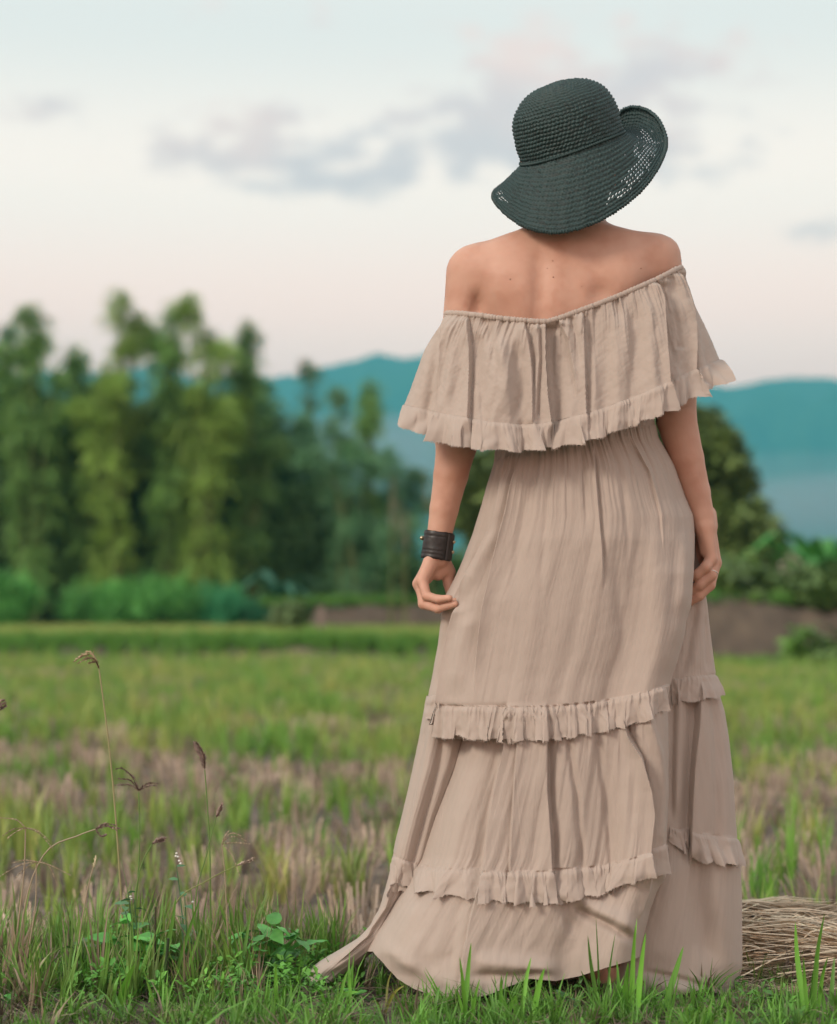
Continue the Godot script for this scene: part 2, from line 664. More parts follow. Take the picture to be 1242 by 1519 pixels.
func leafy_mass(parent: Node3D, called: String, lobes: Array, per: float, spray: Mesh, size: float, tint: Color, origin: Vector3, gaps := -0.22) -> void:
	var xf := []
	var tints := []
	for l in lobes:
		var c: Vector3 = l[0]
		var r: Vector3 = l[1]
		for i in int(per * r.x * r.y * 12.0):
			var d := Vector3(rng.randfn(), rng.randfn(), rng.randfn()).normalized()
			var p := c + d * r * pow(rng.randf(), 0.4) * (1.0 + 0.30 * noise.get_noise_3dv(d * 2.2 + c))
			if noise.get_noise_3dv(p * (1.1 / maxf(size, 0.5))) < gaps:
				continue
			if p.y < 0.02:
				continue
			xf.append(Transform3D(Basis.from_euler(Vector3(rng.randf_range(-0.7, 0.7), rng.randf() * TAU, rng.randf_range(-0.7, 0.7))).scaled(Vector3.ONE * size * rng.randf_range(0.7, 1.3)), p - origin))
			tints.append(tint * rng.randf_range(0.65, 1.3) * (1.0 + 0.5 * noise.get_noise_3dv(p * 0.9 + Vector3(9, 0, 0))))
	scatter(called, spray, M.leaf, xf, tints, parent)


func shrub(px: float, base_z: float, wide: float, high: float, tint: Color, label: String, size := 1.0, spray: Mesh = null, per := 60.0) -> void:
	var foot := ground_at(px, base_z)
	if foot.x > 2.5 and base_z < -21.6 and base_z > -26.0:   # on the crown of the embankment
		foot.y = 0.55
		high -= 0.55
	var t := thing("shrub", label, "shrub", foot, "shrubs along the far edge of the field")
	for k in 3:
		var e := Vector3(rng.randf_range(-0.4, 0.4) * wide, high * 0.7, rng.randf_range(-0.3, 0.3))
		put("stem", tube(curve([Vector3.ZERO, e * 0.4 + Vector3(0, 0.1, 0), e], 5), [0.03, 0.025, 0.02, 0.015, 0.008], 5), M.bark, t)
	var lobes := []
	for k in 8:
		lobes.append([Vector3(rng.randf_range(-0.8, 0.8) * wide, high * rng.randf_range(0.2, 0.72), rng.randf_range(-0.4, 0.4)) + foot, Vector3(wide * rng.randf_range(0.25, 0.42), high * rng.randf_range(0.25, 0.42), 0.45)])
	leafy_mass(t, "foliage", lobes, per, spray if spray else TX.broad_spray, size, tint, foot)


func banana(px: float, z: float, high: float, n: int, tint: Color, label: String) -> void:
	var foot := ground_at(px, z)
	var t := thing("banana_plant", label, "banana plant", foot, "banana plants beyond the field")
	put("stem", tube([Vector3.ZERO, Vector3(0.03, high * 0.3, 0), Vector3(0.02, high * 0.6, 0)], [0.12, 0.10, 0.06], 8), M.culm, t)
	for i in n:
		var a := TAU * i / n + rng.randf_range(-0.3, 0.3)
		var d := Vector3(cos(a), 0, sin(a) * 0.8)
		var l := high * rng.randf_range(0.55, 0.75)
		var up := rng.randf_range(0.45, 1.0)
		var b := Vector3(0.02, high * rng.randf_range(0.45, 0.6), 0)
		var pts := curve([b, b + d * l * 0.3 + Vector3(0, l * 0.45 * up, 0), b + d * l * 0.65 + Vector3(0, l * 0.6 * up, 0), b + d * l + Vector3(0, l * (0.75 * up - 0.35), 0)], 9)
		var h := Heap.new()
		h.blade(pts, 0.30 * high / 2.0 + 0.1, d.cross(Vector3.UP), tint * rng.randf_range(0.75, 1.2), 0.35, 0.25)
		put("leaf", h.mesh(), M.leaf, t)


func make_far_plants() -> void:
	TX.bamboo_spray = leaf_spray(8, 0.25, 0.15, 0.45, 3)
	TX.broad_spray = leaf_spray(8, 0.17, 0.55, 0.1, 4)
	TX.grassy_spray = leaf_spray(9, 0.34, 0.10, -0.9, 5)
	var dark := Color(0.140, 0.260, 0.100)
	var mid := Color(0.180, 0.350, 0.085)
	var warm := Color(0.250, 0.400, 0.075)
	var cool := Color(0.130, 0.300, 0.130)
	# px, top, z, spread, culms, tint
	var clumps := [
		[-70, 520, -42.0, 1.0, 5, dark, "dark bamboo clump cut off by the left edge of the picture"],
		[8, 500, -43.0, 0.9, 6, cool, "bamboo clump with ragged sparse top, first from the left edge"],
		[42, 472, -41.0, 0.6, 5, mid, "slim bamboo with a lone tufted tip near the left edge"],
		[92, 545, -44.0, 0.9, 5, cool, "lower cool green bamboo between two tall spires"],
		[135, 530, -42.0, 0.8, 6, mid, "leafy bamboo just left of the tallest spire"],
		[172, 446, -41.0, 0.55, 6, warm, "tallest bamboo spire with a dense dark tip"],
		[212, 500, -43.0, 0.8, 6, mid, "bushy bamboo right behind the tallest spire"],
		[246, 470, -41.5, 0.5, 5, mid, "bamboo spire with a forked tip in the middle of the grove"],
		[298, 455, -41.0, 0.6, 6, warm, "broad yellow-green bamboo spire in the middle of the grove"],
		[335, 520, -44.0, 0.7, 5, cool, "short bamboo filling the gap right of the yellow-green spire"],
		[372, 492, -42.0, 0.5, 5, mid, "upright bamboo spire at the right end of the tall grove"],
		[418, 575, -44.0, 0.9, 5, cool, "lower bamboo beside the right end of the tall grove"],
		[462, 555, -46.0, 0.6, 4, dark, "thin bamboo leaning before the blue mountain"],
		[552, 572, -43.0, 0.42, 3, mid, "lone sparse bamboo standing before the mountain, nearest to the dress"],
		[508, 640, -42.0, 0.9, 5, cool, "low bamboo thicket left of the lone sparse bamboo"],
		[598, 672, -44.0, 0.8, 3, cool, "short bamboo just left of the woman's arm"],
	]
	for c in clumps:
		bamboo(c[0], c[1], c[2], c[3], c[4], c[5], c[6], 0.75 if c[0] > 440 else 1.0)
	# the dark thicket that fills the grove behind and below the spires
	var lobes := []
	for i in 34:
		var px := -120.0 + i * 20.0 + rng.randf_range(-10, 10)
		var hi := (665.0 if px < 420.0 else 740.0) + rng.randf_range(-30, 60)
		var z := rng.randf_range(-45.0, -43.0)
		for py in [hi, lerpf(hi, 900.0, 0.35), lerpf(hi, 900.0, 0.7), 890.0]:
			lobes.append([at(px + rng.randf_range(-12, 12), py, z), Vector3(0.75, 0.95, 0.7)])
	var thicket := Node3D.new()
	thicket.name = "thicket"
	add_child(thicket)
	tag(thicket, "dark tangled thicket filling the grove under the bamboo", "thicket", "stuff")
	leafy_mass(thicket, "foliage", lobes, 22.0, TX.bamboo_spray, 1.2, Color(0.150, 0.290, 0.090), Vector3.ZERO, -0.42)
	# shrubs at the foot of the grove
	var lush := Color(0.115, 0.38, 0.075)
	var edge := [
		[-40, -37.2, 0.8, 1.05, lush, "lush green shrub at the left edge below the bamboo"], [28, -37.0, 0.75, 1.0, lush * 1.1, "lush green shrub below the slim bamboo near the left edge"],
		[130, -37.4, 0.6, 0.75, lush * 0.9, "low green shrub right of the dark gap under the grove"], [185, -37.2, 0.7, 0.75, lush, "lush green shrub below the tallest spire"], [250, -37.0, 0.7, 0.85, lush * 1.05, "bright green shrub below the forked bamboo"],
		[310, -37.3, 0.7, 0.75, Color(0.06, 0.31, 0.10), "cool green shrub in the middle of the hedge"], [355, -37.0, 0.5, 0.7, Color(0.055, 0.29, 0.12), "blue-green shrub at the right end of the lush hedge"],
		[432, -32.5, 0.45, 0.62, Color(0.13, 0.20, 0.06), "yellow-green round bush at the field edge"], [562, -36.8, 0.9, 1.35, Color(0.075, 0.15, 0.045), "dull green bush on the low brown bank"],
		[622, -36.5, 0.8, 1.75, Color(0.07, 0.17, 0.045), "green bush behind the woman's left hand"], [705, -36.0, 0.7, 1.95, Color(0.07, 0.16, 0.045), "leafy bush between the woman's left arm and her dress"],
	]
	for s in edge:
		shrub(s[0], s[1], s[2], s[3], s[4], s[5], 1.0, TX.grassy_spray if s[0] < 380 else null, 85.0 if s[0] < 380 else 60.0)
	for s in [[1062, -22.4, 0.7, 1.25, Color(0.13, 0.22, 0.05), "olive shrub on the embankment beside the woman's right hand"], [1120, -22.8, 0.7, 1.3, Color(0.10, 0.20, 0.05), "green shrub on top of the embankment under the round tree"], [1180, -22.6, 0.6, 1.2, Color(0.14, 0.24, 0.055), "light green shrub on the embankment below the hut"], [1236, -22.2, 0.7, 1.25, Color(0.12, 0.21, 0.05), "olive shrub on the embankment at the right edge"],
			[1248, -20.3, 0.35, 0.55, Color(0.13, 0.23, 0.05), "small green shrub at the foot of the embankment at the right edge"], [1186, -20.5, 0.14, 0.66, Color(0.17, 0.36, 0.06), "bright green sapling before the brown embankment"]]:
		shrub(s[0], s[1], s[2], s[3], s[4], s[5], 0.7 if s[2] < 0.3 else 1.0)
	# the round dark tree behind the woman
	var z := -31.0
	var foot := ground_at(960, z)
	var tree := thing("round_tree", "dense dark round-crowned tree behind the woman, seen past her right arm", "tree", foot)
	put("trunk", tube(curve([Vector3.ZERO, Vector3(0.1, 0.9, 0), Vector3(-0.1, 1.8, 0.1), Vector3(0, 2.6, 0)], 7), [0.26, 0.22, 0.19, 0.16, 0.13, 0.1, 0.07], 9), M.bark, tree)
	for b in [[1080, 700], [1120, 790], [850, 720], [740, 720], [1000, 660]]:
		var e := at(b[0], b[1], z) - foot
		put("limb", tube(curve([Vector3(0, 1.0, 0), e * 0.5 + Vector3(0, 0.6, 0.2), e], 6), [0.12, 0.1, 0.08, 0.06, 0.04, 0.02], 6), M.bark, tree)
	var lobe := []
	for l in [[1022, 655, 62, 52], [1062, 672, 42, 45], [1078, 720, 42, 42], [1092, 768, 46, 34], [1128, 808, 34, 40], [1095, 826, 50, 30], [1040, 780, 62, 80], [960, 700, 95, 80], [860, 700, 95, 60], [772, 712, 70, 62], [700, 742, 40, 70], [880, 810, 130, 70]]:
		var rr := Vector3(l[2], l[3], 60) * ((EYE_Z - z) / FOCAL)
		lobe.append([at(l[0], l[1], z + rng.randf_range(-0.5, 0.5)), rr])
	leafy_mass(tree, "crown", lobe, 150.0, TX.broad_spray, 1.0, Color(0.150, 0.225, 0.060), foot)
	# bananas
	banana(1212, -27.2, 2.15, 10, Color(0.085, 0.34, 0.06), "bright green banana plant at the right edge of the picture")
	banana(1250, -26.8, 2.0, 9, Color(0.08, 0.30, 0.06), "banana plant half cut off by the right edge")
	banana(408, -36.0, 1.3, 9, Color(0.05, 0.19, 0.11), "blue-green banana plant below the grove")
	banana(470, -36.5, 0.85, 8, Color(0.035, 0.115, 0.06), "low dark banana plant right of the blue-green one")
	# the pale hut beyond the tree
	var hz := -86.0
	var hp := ground_at(1132, hz)
	hp.y = 0.1
	var hut := thing("farm_hut", "small pale farm hut half hidden behind the round tree", "hut", hp)
	var box := BoxMesh.new()
	box.size = Vector3(3.4, 2.7, 2.6)
	put("wall", box, M.plaster, hut).position = Vector3(0, 1.35, 0)
	var pr := PrismMesh.new()
	pr.size = Vector3(3.9, 0.9, 3.0)
	put("roof", pr, M.roof, hut).position = Vector3(0, 3.16, 0)
	var dr := BoxMesh.new()
	dr.size = Vector3(0.8, 1.9, 0.06)
	put("door", dr, M.wood, hut).position = Vector3(-0.6, 0.95, 1.32)
	# dry reeds with pale plumes, and a short old post
	var reeds := [[578, 705, -34.5, "shorter of the two pale dry reeds left of the bracelet"], [598, 742, -34.0, "stout pale reed plume left of the bracelet"], [640, 690, -35.5, "tall pale reed plume just behind the woman's left forearm"], [697, 735, -34.5, "pale reed plume between the left forearm and the dress"]]
	for r in reeds:
		var f := ground_at(r[0], r[2])
		var t := thing("plume_reed", r[3], "reed", f, "pale plume reeds on the low bank")
		for k in 3:
			var top: Vector3 = at(r[0] + rng.randf_range(-10, 10), r[1] + k * 12.0, r[2]) - f
			var pts := curve([Vector3(0.03 * k, 0, 0), top * 0.6, top], 8)
			put("stalk", tube(pts, [0.014, 0.013, 0.012, 0.011, 0.01, 0.009, 0.008, 0.006], 5), M.culm, t)
			var h := Heap.new()
			for q in 70:
				var w := rng.randf()
				var c := top * lerpf(0.74, 1.0, w)
				var d := Vector3(rng.randf_range(-1, 1), rng.randf_range(0.2, 1.2), rng.randf_range(-1, 1)).normalized() * lerpf(0.18, 0.06, w)
				h.strip([c, c + d * 0.6, c + d + Vector3(0, -0.03, 0)], 0.016, 0.006, Vector3(0.3, 0.2, 1), Color(0.52, 0.43, 0.37) * rng.randf_range(0.8, 1.1))
			put("plume", h.mesh(), M.dry, t)
	var pp := ground_at(476, -32.0)
	var post := BoxMesh.new()
	post.size = Vector3(0.14, 0.55, 0.14)
	var po := put("boundary_post", post, M.wood)
	po.position = pp + Vector3(0, 0.27, 0)
	tag(po, "short weathered grey-brown post at the far edge of the field", "post")


# ------------------------------------------------------------------ field
func tuft_mesh(n: int, spread: float, width: float, seed_: int, lean := 0.5, segs := 4) -> ArrayMesh:
	var r := RandomNumberGenerator.new()
	r.seed = seed_
	var h := Heap.new()
	for i in n:
		var a := r.randf() * TAU
		var d := Vector3(cos(a), 0, sin(a))
		var b := d * spread * 0.25 * r.randf()
		var l := r.randf_range(0.55, 1.0)
		var bend := r.randf_range(0.1, 1.0) * lean
		var pts := []
		for k in segs:
			var t := float(k) / (segs - 1)
			pts.append(b + d * bend * l * t * t + Vector3(0, l * (t - 0.22 * bend * t * t), 0))
		var tone := r.randf_range(0.75, 1.2)
		h.blade(pts, width * r.randf_range(0.7, 1.2), d.cross(Vector3.UP).rotated(Vector3.UP, r.randf_range(-0.8, 0.8)), Color(tone, tone, tone), 0.3, 0.7)
	return h.mesh()


func stubble_mesh(n: int, seed_: int) -> ArrayMesh:
	var r := RandomNumberGenerator.new()
	r.seed = seed_
	var h := Heap.new()
	for i in n:
		var a := r.randf() * TAU
		var d := Vector3(cos(a), 0, sin(a))
		var b := d * 0.34 * sqrt(r.randf())
		var l := r.randf_range(0.55, 1.05)
		var tip := b * 1.35 + d * r.randf_range(-0.05, 0.3) + Vector3(0, l, 0)
		var tone := r.randf_range(0.6, 1.2)
		h.strip([b, b.lerp(tip, 0.5) + d * 0.02, tip], 0.045, 0.032, Vector3(cos(a * 7.0), 0, sin(a * 7.0)), Color(tone, tone * r.randf_range(0.93, 1.0), tone * r.randf_range(0.85, 1.0)))
	return h.mesh()


func make_field() -> void:
	var tufts := [tuft_mesh(12, 0.5, 0.045, 71, 0.45), tuft_mesh(9, 0.4, 0.05, 72, 0.3), tuft_mesh(14, 0.6, 0.04, 73, 0.7)]
	var stubs := [stubble_mesh(36, 81), stubble_mesh(28, 82), stubble_mesh(44, 83)]
	var gx := [[], [], []]
	var gt := [[], [], []]
	var sx := [[], [], []]
	var st := [[], [], []]
	var fresh := Color(0.185, 0.40, 0.055)
	var yellow := Color(0.47, 0.48, 0.14)
	var deep := Color(0.07, 0.24, 0.04)
	var straw := Color(0.52, 0.42, 0.34)
	# rice hills in rows: a cut clump of straw, often with green shoots growing out of it
	var z := -0.75
	while z > -22.8:
		var half := (EYE_Z - z) * 0.216 * 1.25 + 1.0
		var x := -half + rng.randf() * 0.2
		var dist := EYE_Z - z
		while x < half:
			var p := Vector3(x + rng.randf_range(-0.035, 0.035), 0, z + rng.randf_range(-0.04, 0.04))
			if p.x > 2.4 and p.z < -20.7:
				x += 0.22
				continue
			p.y = ground_height(p.x, p.z)
			var lush := noise.get_noise_2d(p.x * 0.6 + 20.0, p.z * 0.4) * 1.7 + smoothstep(8.0, 14.0, dist) * 0.85 - 0.05
			var k := rng.randi() % 3
			if rng.randf() < 0.80 - clampf(lush, 0.0, 0.6):
				var s := rng.randf_range(0.75, 1.25)
				sx[k].append(Transform3D(Basis.from_euler(Vector3(rng.randf_range(-0.15, 0.15), rng.randf() * TAU, rng.randf_range(-0.15, 0.15))).scaled(Vector3(0.15 * s, rng.randf_range(0.08, 0.15), 0.15 * s)), p))
				st[k].append(straw * rng.randf_range(0.4, 1.25))
			var shoots := int(clampf(1.7 + lush * 1.9, 0.3, 4.0) + rng.randf())
			for q in shoots:
				var j := rng.randi() % 3
				var g := p + Vector3(rng.randf_range(-0.11, 0.11), 0, rng.randf_range(-0.1, 0.1))
				var hgt := rng.randf_range(0.10, 0.24) * (1.0 + 0.3 * clampf(lush, -0.5, 0.5))
				var tall := 1.5 if rng.randf() < 0.05 else 1.0
				gx[j].append(Transform3D(Basis.from_euler(Vector3(0, rng.randf() * TAU, 0)).scaled(Vector3(hgt * 0.85, hgt * tall, hgt * 0.85)), g))
				var yel := clampf(0.36 + 0.9 * noise.get_noise_2d(g.x * 0.7 - 7.0, g.z * 0.5) + rng.randf_range(-0.2, 0.25), 0.0, 1.0)
				gt[j].append(fresh.lerp(yellow, yel).lerp(deep, clampf(rng.randf_range(-0.6, 0.6), 0.0, 0.6)))
			x += 0.20
		z -= 0.24
	# the unploughed strip beyond the step: close grass, yellow-green
	for i in 21000:
		var zz := -22.9 - pow(rng.randf(), 1.0) * 14.0
		var half := (EYE_Z - zz) * 0.216 * 1.25 + 1.0
		var g := Vector3(rng.randf_range(-half, half), 0, zz)
		if g.x > 2.2:
			continue
		g.y = ground_height(g.x, g.z)
		var step := smoothstep(-24.6, -23.2, zz)
		var hgt := rng.randf_range(0.13, 0.26) * (1.0 + 0.45 * step)
		var j := rng.randi() % 3
		gx[j].append(Transform3D(Basis.from_euler(Vector3(0, rng.randf() * TAU, 0)).scaled(Vector3(hgt * 1.2, hgt, hgt * 1.2)), g))
		var yel := clampf(0.55 + 0.8 * noise.get_noise_2d(g.x * 0.25, g.z * 0.3) - 0.75 * step + rng.randf_range(-0.2, 0.2), 0.0, 1.0)
		gt[j].append(fresh.lerp(yellow, yel).lerp(deep, 0.45 * step))  # deeper green close to the step paints its shadow line into the grass
	# grass along the foot and over the crown of the banks
	for i in 4200:
		var right := rng.randf() < 0.4
		var bx := rng.randf_range(2.6, 9.0) if right else rng.randf_range(-3.2, 2.8)
		var on_top := rng.randf() < 0.45
		var bz := (-20.5 if right else -34.3) + rng.randf_range(-0.2, 0.25) - (rng.randf_range(1.2, 2.2) if on_top else 0.0)
		var hgt := rng.randf_range(0.15, 0.3)
		var j := rng.randi() % 3
		gx[j].append(Transform3D(Basis.from_euler(Vector3(0, rng.randf() * TAU, 0)).scaled(Vector3.ONE * hgt), Vector3(bx, (0.08 if not right else -0.14) + ((0.85 if right else 0.6) if on_top else 0.0), bz)))
		gt[j].append(fresh.lerp(deep, rng.randf()))
	var grass := Node3D.new()
	grass.name = "field_grass"
	add_child(grass)
	tag(grass, "green rice regrowth and grass covering the field", "grass", "stuff")
	var stubble := Node3D.new()
	stubble.name = "rice_stubble"
	add_child(stubble)
	tag(stubble, "rows of cut tan rice stubble in the field", "stubble", "stuff")
	for k in 3:
		scatter("tufts", tufts[k], M.leaf, gx[k], gt[k], grass)
		scatter("stalks", stubs[k], M.dry, sx[k], st[k], stubble)


# ------------------------------------------------------------------ the woman
# A cloth sheet: columns run from the left outline to the right outline over the back of the figure, rows run between given level lines; folds are raised and sunk relief.
class Sheet:
	var host: Node3D
	var left: PackedFloat32Array     # outline px at every py
	var right: PackedFloat32Array
	var deep: PackedFloat32Array     # how far the back bulges toward the viewer at every py
	var shift: PackedFloat32Array    # depth of the outline at every py
	var lift := PackedFloat32Array() # how far the right edge stands out toward the viewer
	var levels := []                 # [ [g, py] tables ], from top to bottom
	var rows := []                   # rows in each stretch between levels
	var cols := 300
	var power := 2.4
	var folds := []
	var ridges := []                 # relief for near-level folds
	var gathers: Callable
	var pos := PackedVector3Array()
	var count := 0
	var gs := PackedFloat32Array()
	var lev_y := []
	var row_t := PackedFloat32Array()
	var row_k := PackedInt32Array()

	func setup(l: Array, r: Array, d: Array, s: Array) -> void:
		left = host.dense(l, 0, 1560)
		right = host.dense(r, 0, 1560)
		deep = host.dense(d, 0, 1560, 8)
		shift = host.dense(s, 0, 1560, 8)

	func level(pts: Array) -> void:
		var t := []
		for p in pts:
			var a: float = host.pick(left, p[1])
			var b: float = host.pick(right, p[1])
			t.append([clampf((p[0] - a) / (b - a), 0.0, 1.0), p[1]])
		levels.append(t)

	func flat(g: float, px: float, py: float) -> Vector3:
		var u := absf(2.0 * g - 1.0)
		var z: float = host.pick(shift, py) + host.pick(deep, py) * sqrt(maxf(0.0, 1.0 - pow(u, power)))
		if lift.size():
			z += host.pick(lift, py) * smoothstep(0.72, 1.0, g)
		return host.at(px, py, z)

	func build() -> void:
		gs.resize(cols)
		for c in cols:
			var u := float(c) / (cols - 1)
			gs[c] = lerpf(u, 0.5 - 0.5 * cos(PI * u), 0.55)
		for t in levels:
			var ly := PackedFloat32Array()
			ly.resize(cols)
			for c in cols:
				ly[c] = host.table(t, gs[c])
			lev_y.append(ly)
		row_t.clear()
		for k in rows.size():
			for r in rows[k]:
				row_k.append(k)
				row_t.append(float(r) / rows[k])
		row_k.append(rows.size() - 1)
		row_t.append(1.0)
		count = row_k.size()
		pos.resize(count * cols)
		var px := PackedFloat32Array()
		var py := PackedFloat32Array()
		var dd := PackedFloat32Array()
		px.resize(cols)
		py.resize(cols)
		dd.resize(cols)
		var base := PackedVector3Array()
		base.resize(cols)
		for r in count:
			var k := row_k[r]
			var t := row_t[r]
			var ya: PackedFloat32Array = lev_y[k]
			var yb: PackedFloat32Array = lev_y[k + 1]
			var lo := 1e9
			var hi := -1e9
			for c in cols:
				var y := lerpf(ya[c], yb[c], t)
				py[c] = y
				lo = minf(lo, y)
				hi = maxf(hi, y)
				px[c] = lerpf(host.pick(left, y), host.pick(right, y), gs[c])
				base[c] = flat(gs[c], px[c], y)
				dd[c] = 0.0
			for f in folds:
				if hi < f.y0 or lo > f.y1:
					continue
				var xs: PackedFloat32Array = f.xs
				var y0: float = f.y0
				var y1: float = f.y1
				var reach: float = f.reach
				var step: bool = f.step
				var amp: float = f.amp
				var wl: float = f.wl
				var wr: float = f.wr
				var fi: float = f.fi
				var fo: float = f.fo
				var xa: float = f.xmin - reach
				var xb: float = f.xmax + reach
				for c in cols:
					if px[c] < xa or px[c] > xb:
						continue
					var y := py[c]
					if y < y0 or y > y1:
						continue
					var i := int(y - y0)
					var x0 := xs[i]
					var dx := px[c] - (x0 if i + 1 >= xs.size() else lerpf(x0, xs[i + 1], y - y0 - i))
					if dx < -reach or dx > reach:
						continue
					var u := (y - y0) / (y1 - y0)
					var e := 1.0
					if u < fi:
						e = u / fi
					elif u > 1.0 - fo:
						e = (1.0 - u) / fo
					e = e * e * (3.0 - 2.0 * e)
					if step:
						var a := amp
						if a < 0.0:
							a = -a
							dx = -dx
						var s := clampf((dx + 1.3) / 2.6, 0.0, 1.0)
						s = s * s * (3.0 - 2.0 * s)
						dd[c] += e * a * lerpf(exp(minf(dx, 0.0) / wl), -0.75 * exp(-maxf(dx, 0.0) / wr), s)
					else:
						var q := dx / (wl if dx < 0.0 else wr)
						dd[c] += e * amp * exp(-q * q)
			for f in ridges:
				var w: float = f[1]
				for c in cols:
					var x := px[c]
					if x < f[2][0][0] or x > f[2][f[2].size() - 1][0]:
						continue
					var dy: float = py[c] - host.table(f[2], x)
					if absf(dy) > 3.0 * w:
						continue
					var span: float = f[2][f[2].size() - 1][0] - f[2][0][0]
					var u: float = (x - f[2][0][0]) / span
					var e := smoothstep(0.0, 0.25, u) * smoothstep(1.0, 0.75, u)
					dd[c] += e * f[0] * exp(-dy * dy / (w * w)) * 0.001
			for c in cols:
				var a := base[maxi(c - 2, 0)]
				var b := base[mini(c + 2, cols - 1)]
				var n := (Vector3(-(b.z - a.z), 0.0, b.x - a.x).normalized() + Vector3(0, 0, 0.8)).normalized()
				var d: float = dd[c] + gathers.call(gs[c], px[c], py[c], k, t)
				pos[r * cols + c] = base[c] + n * d

	# the finished surface at a place of the photograph
	func point(px: float, py: float) -> Vector3:
		var a: float = host.pick(left, py)
		var b: float = host.pick(right, py)
		var g := clampf((px - a) / (b - a), 0.0, 1.0)
		var c := gs.bsearch(g)
		c = clampi(c, 1, cols - 1)
		var fc := clampf((g - gs[c - 1]) / maxf(gs[c] - gs[c - 1], 1e-6), 0.0, 1.0)
		var row := 0.0
		var start := 0
		for k in rows.size():
			var y0 := lerpf(lev_y[k][c - 1], lev_y[k][c], fc)
			var y1 := lerpf(lev_y[k + 1][c - 1], lev_y[k + 1][c], fc)
			if py >= y0:
				row = start + clampf((py - y0) / (y1 - y0), 0.0, 1.0) * rows[k]
			start += rows[k]
		var r := clampi(int(row), 0, count - 2)
		var fr := row - r
		var p0 := pos[r * cols + c - 1].lerp(pos[r * cols + c], fc)
		var p1 := pos[(r + 1) * cols + c - 1].lerp(pos[(r + 1) * cols + c], fc)
		return p0.lerp(p1, fr)

	# the sheet and, closing it round the front of the figure, a plainer half
	func mesh(front: float) -> ArrayMesh:
		var v := pos.duplicate()
		var uv := PackedVector2Array()
		uv.resize(count * cols)
		for r in count:
			var ang := 0.0
			for c in cols:
				if c:
					ang += 0.5 * (gs[c] - gs[c - 1]) / sqrt(maxf(gs[c] * (1.0 - gs[c]), 0.012))
				uv[r * cols + c] = Vector2(ang * 0.42, float(r) / count * 0.95)
		var idx: PackedInt32Array = host.grid_index(count, cols)
		var m := 26
		var start := v.size()
		for r in count:
			var a := pos[r * cols + cols - 1]
			var b := pos[r * cols]
			var k := row_k[r]
			for c in m:
				var u := float(c) / (m - 1)
				var s := sin(PI * u)
				var p := a.lerp(b, 0.5 - 0.5 * cos(PI * u))
				p.z -= front * (0.75 + 0.25 * row_t[r]) * (1.0 if k else lerpf(0.7, 1.0, row_t[r])) * pow(s, 0.85)
				p.z += 0.006 * s * sin(u * 60.0)
				v.append(p)
				uv.append(Vector2(0.66 + u, float(r) / count * 0.95))
		idx.append_array(host.grid_index(count, m, start))
		return host.mesh_of(v, idx, uv)


# A fold line: KIND "ridge" (negative amplitude: groove) or "step" (positive: the left side laps over the right); millimetres, widths left and right, how much of its ends fades.
func fold(kind: String, amp: float, wl: float, wr: float, fi: float, fo: float, pts: Array) -> Dictionary:
	var t := []
	for p in pts:
		t.append([p[1], p[0]])
	var y0: float = t[0][0]
	var y1: float = t[t.size() - 1][0]
	var xs := dense(t, int(y0), int(y1), 4)
	var lo := 1e9
	var hi := -1e9
	for x in xs:
		lo = minf(lo, x)
		hi = maxf(hi, x)
	return {"step": kind == "step", "amp": amp * 0.001, "wl": wl, "wr": wr, "fi": maxf(fi, 0.01), "fo": maxf(fo, 0.01), "xs": xs, "y0": y0, "y1": y1, "xmin": lo, "xmax": hi, "reach": 3.2 * maxf(wl, wr)}


func wave(x: float, seed_: float) -> float:
	return noise.get_noise_2d(x, seed_)


# Crease-like pleats: rounded tops, narrow valleys.
func pleat(x: float, seed_: float) -> float:
	return 0.55 - 2.2 * absf(noise.get_noise_2d(x, seed_))


func skirt_gathers(g: float, px: float, py: float, k: int, t: float) -> float:
	var d := 0.0
	var drift := 0.10 * noise.get_noise_2d(px * 0.006, py * 0.004)
	if k == 0:
		var near := exp(-t * 7.5)
		d += 0.0048 * near * pleat(g * 21.0 + drift * 1.2, 1.0 + t * 0.3)
		d += 0.0026 * smoothstep(0.02, 0.15, t) * (1.0 - 0.97 * smoothstep(0.08, 0.5, t)) * (1.0 + 1.2 * wave(g * 2.6, 7.0)) * pleat(g * 10.0 + drift, 4.0 + t * 0.12)
		d += 0.0085 * smoothstep(0.05, 0.5, t) * wave(g * 3.4 + drift * 0.5, 9.0 + t * 0.2)
		d += 0.0008 * smoothstep(0.1, 0.3, t) * wave(g * 13.0 + drift, 11.0 + t * 0.3)
		d += 0.0003 * wave(g * 40.0 + drift, 14.0 + t * 0.5)
	elif k == 1:
		var near := exp(-t * 7.0)
		d += 0.0050 * near * pleat(g * 22.0 + drift, 21.0 + t * 0.4)
		d += 0.0060 * smoothstep(0.0, 0.3, t) * wave(g * 7.0 + drift * 0.7, 24.0 + t * 0.2)
		d += 0.0003 * wave(g * 40.0 + drift, 28.0 + t * 0.5)
		d += 0.0030 * smoothstep(0.75, 1.0, t) * wave(g * 22.0, 33.0)
	else:
		var near := exp(-t * 5.0)
		d += 0.0040 * near * pleat(g * 20.0 + drift, 41.0 + t * 0.2)
		d += 0.0080 * smoothstep(0.0, 0.4, t) * wave(g * 4.5 + drift, 44.0 + t * 0.5)
		d += 0.0010 * wave(g * 9.0 + t * 0.4, 47.0 + t * 1.0)
		d += 0.0002 * wave(g * 40.0 + drift, 49.0 + t)
	return d + 0.0008 * noise.get_noise_2d(px * 0.03, py * 0.02) + 0.00018 * noise.get_noise_2d(px * 0.23, py * 0.05)


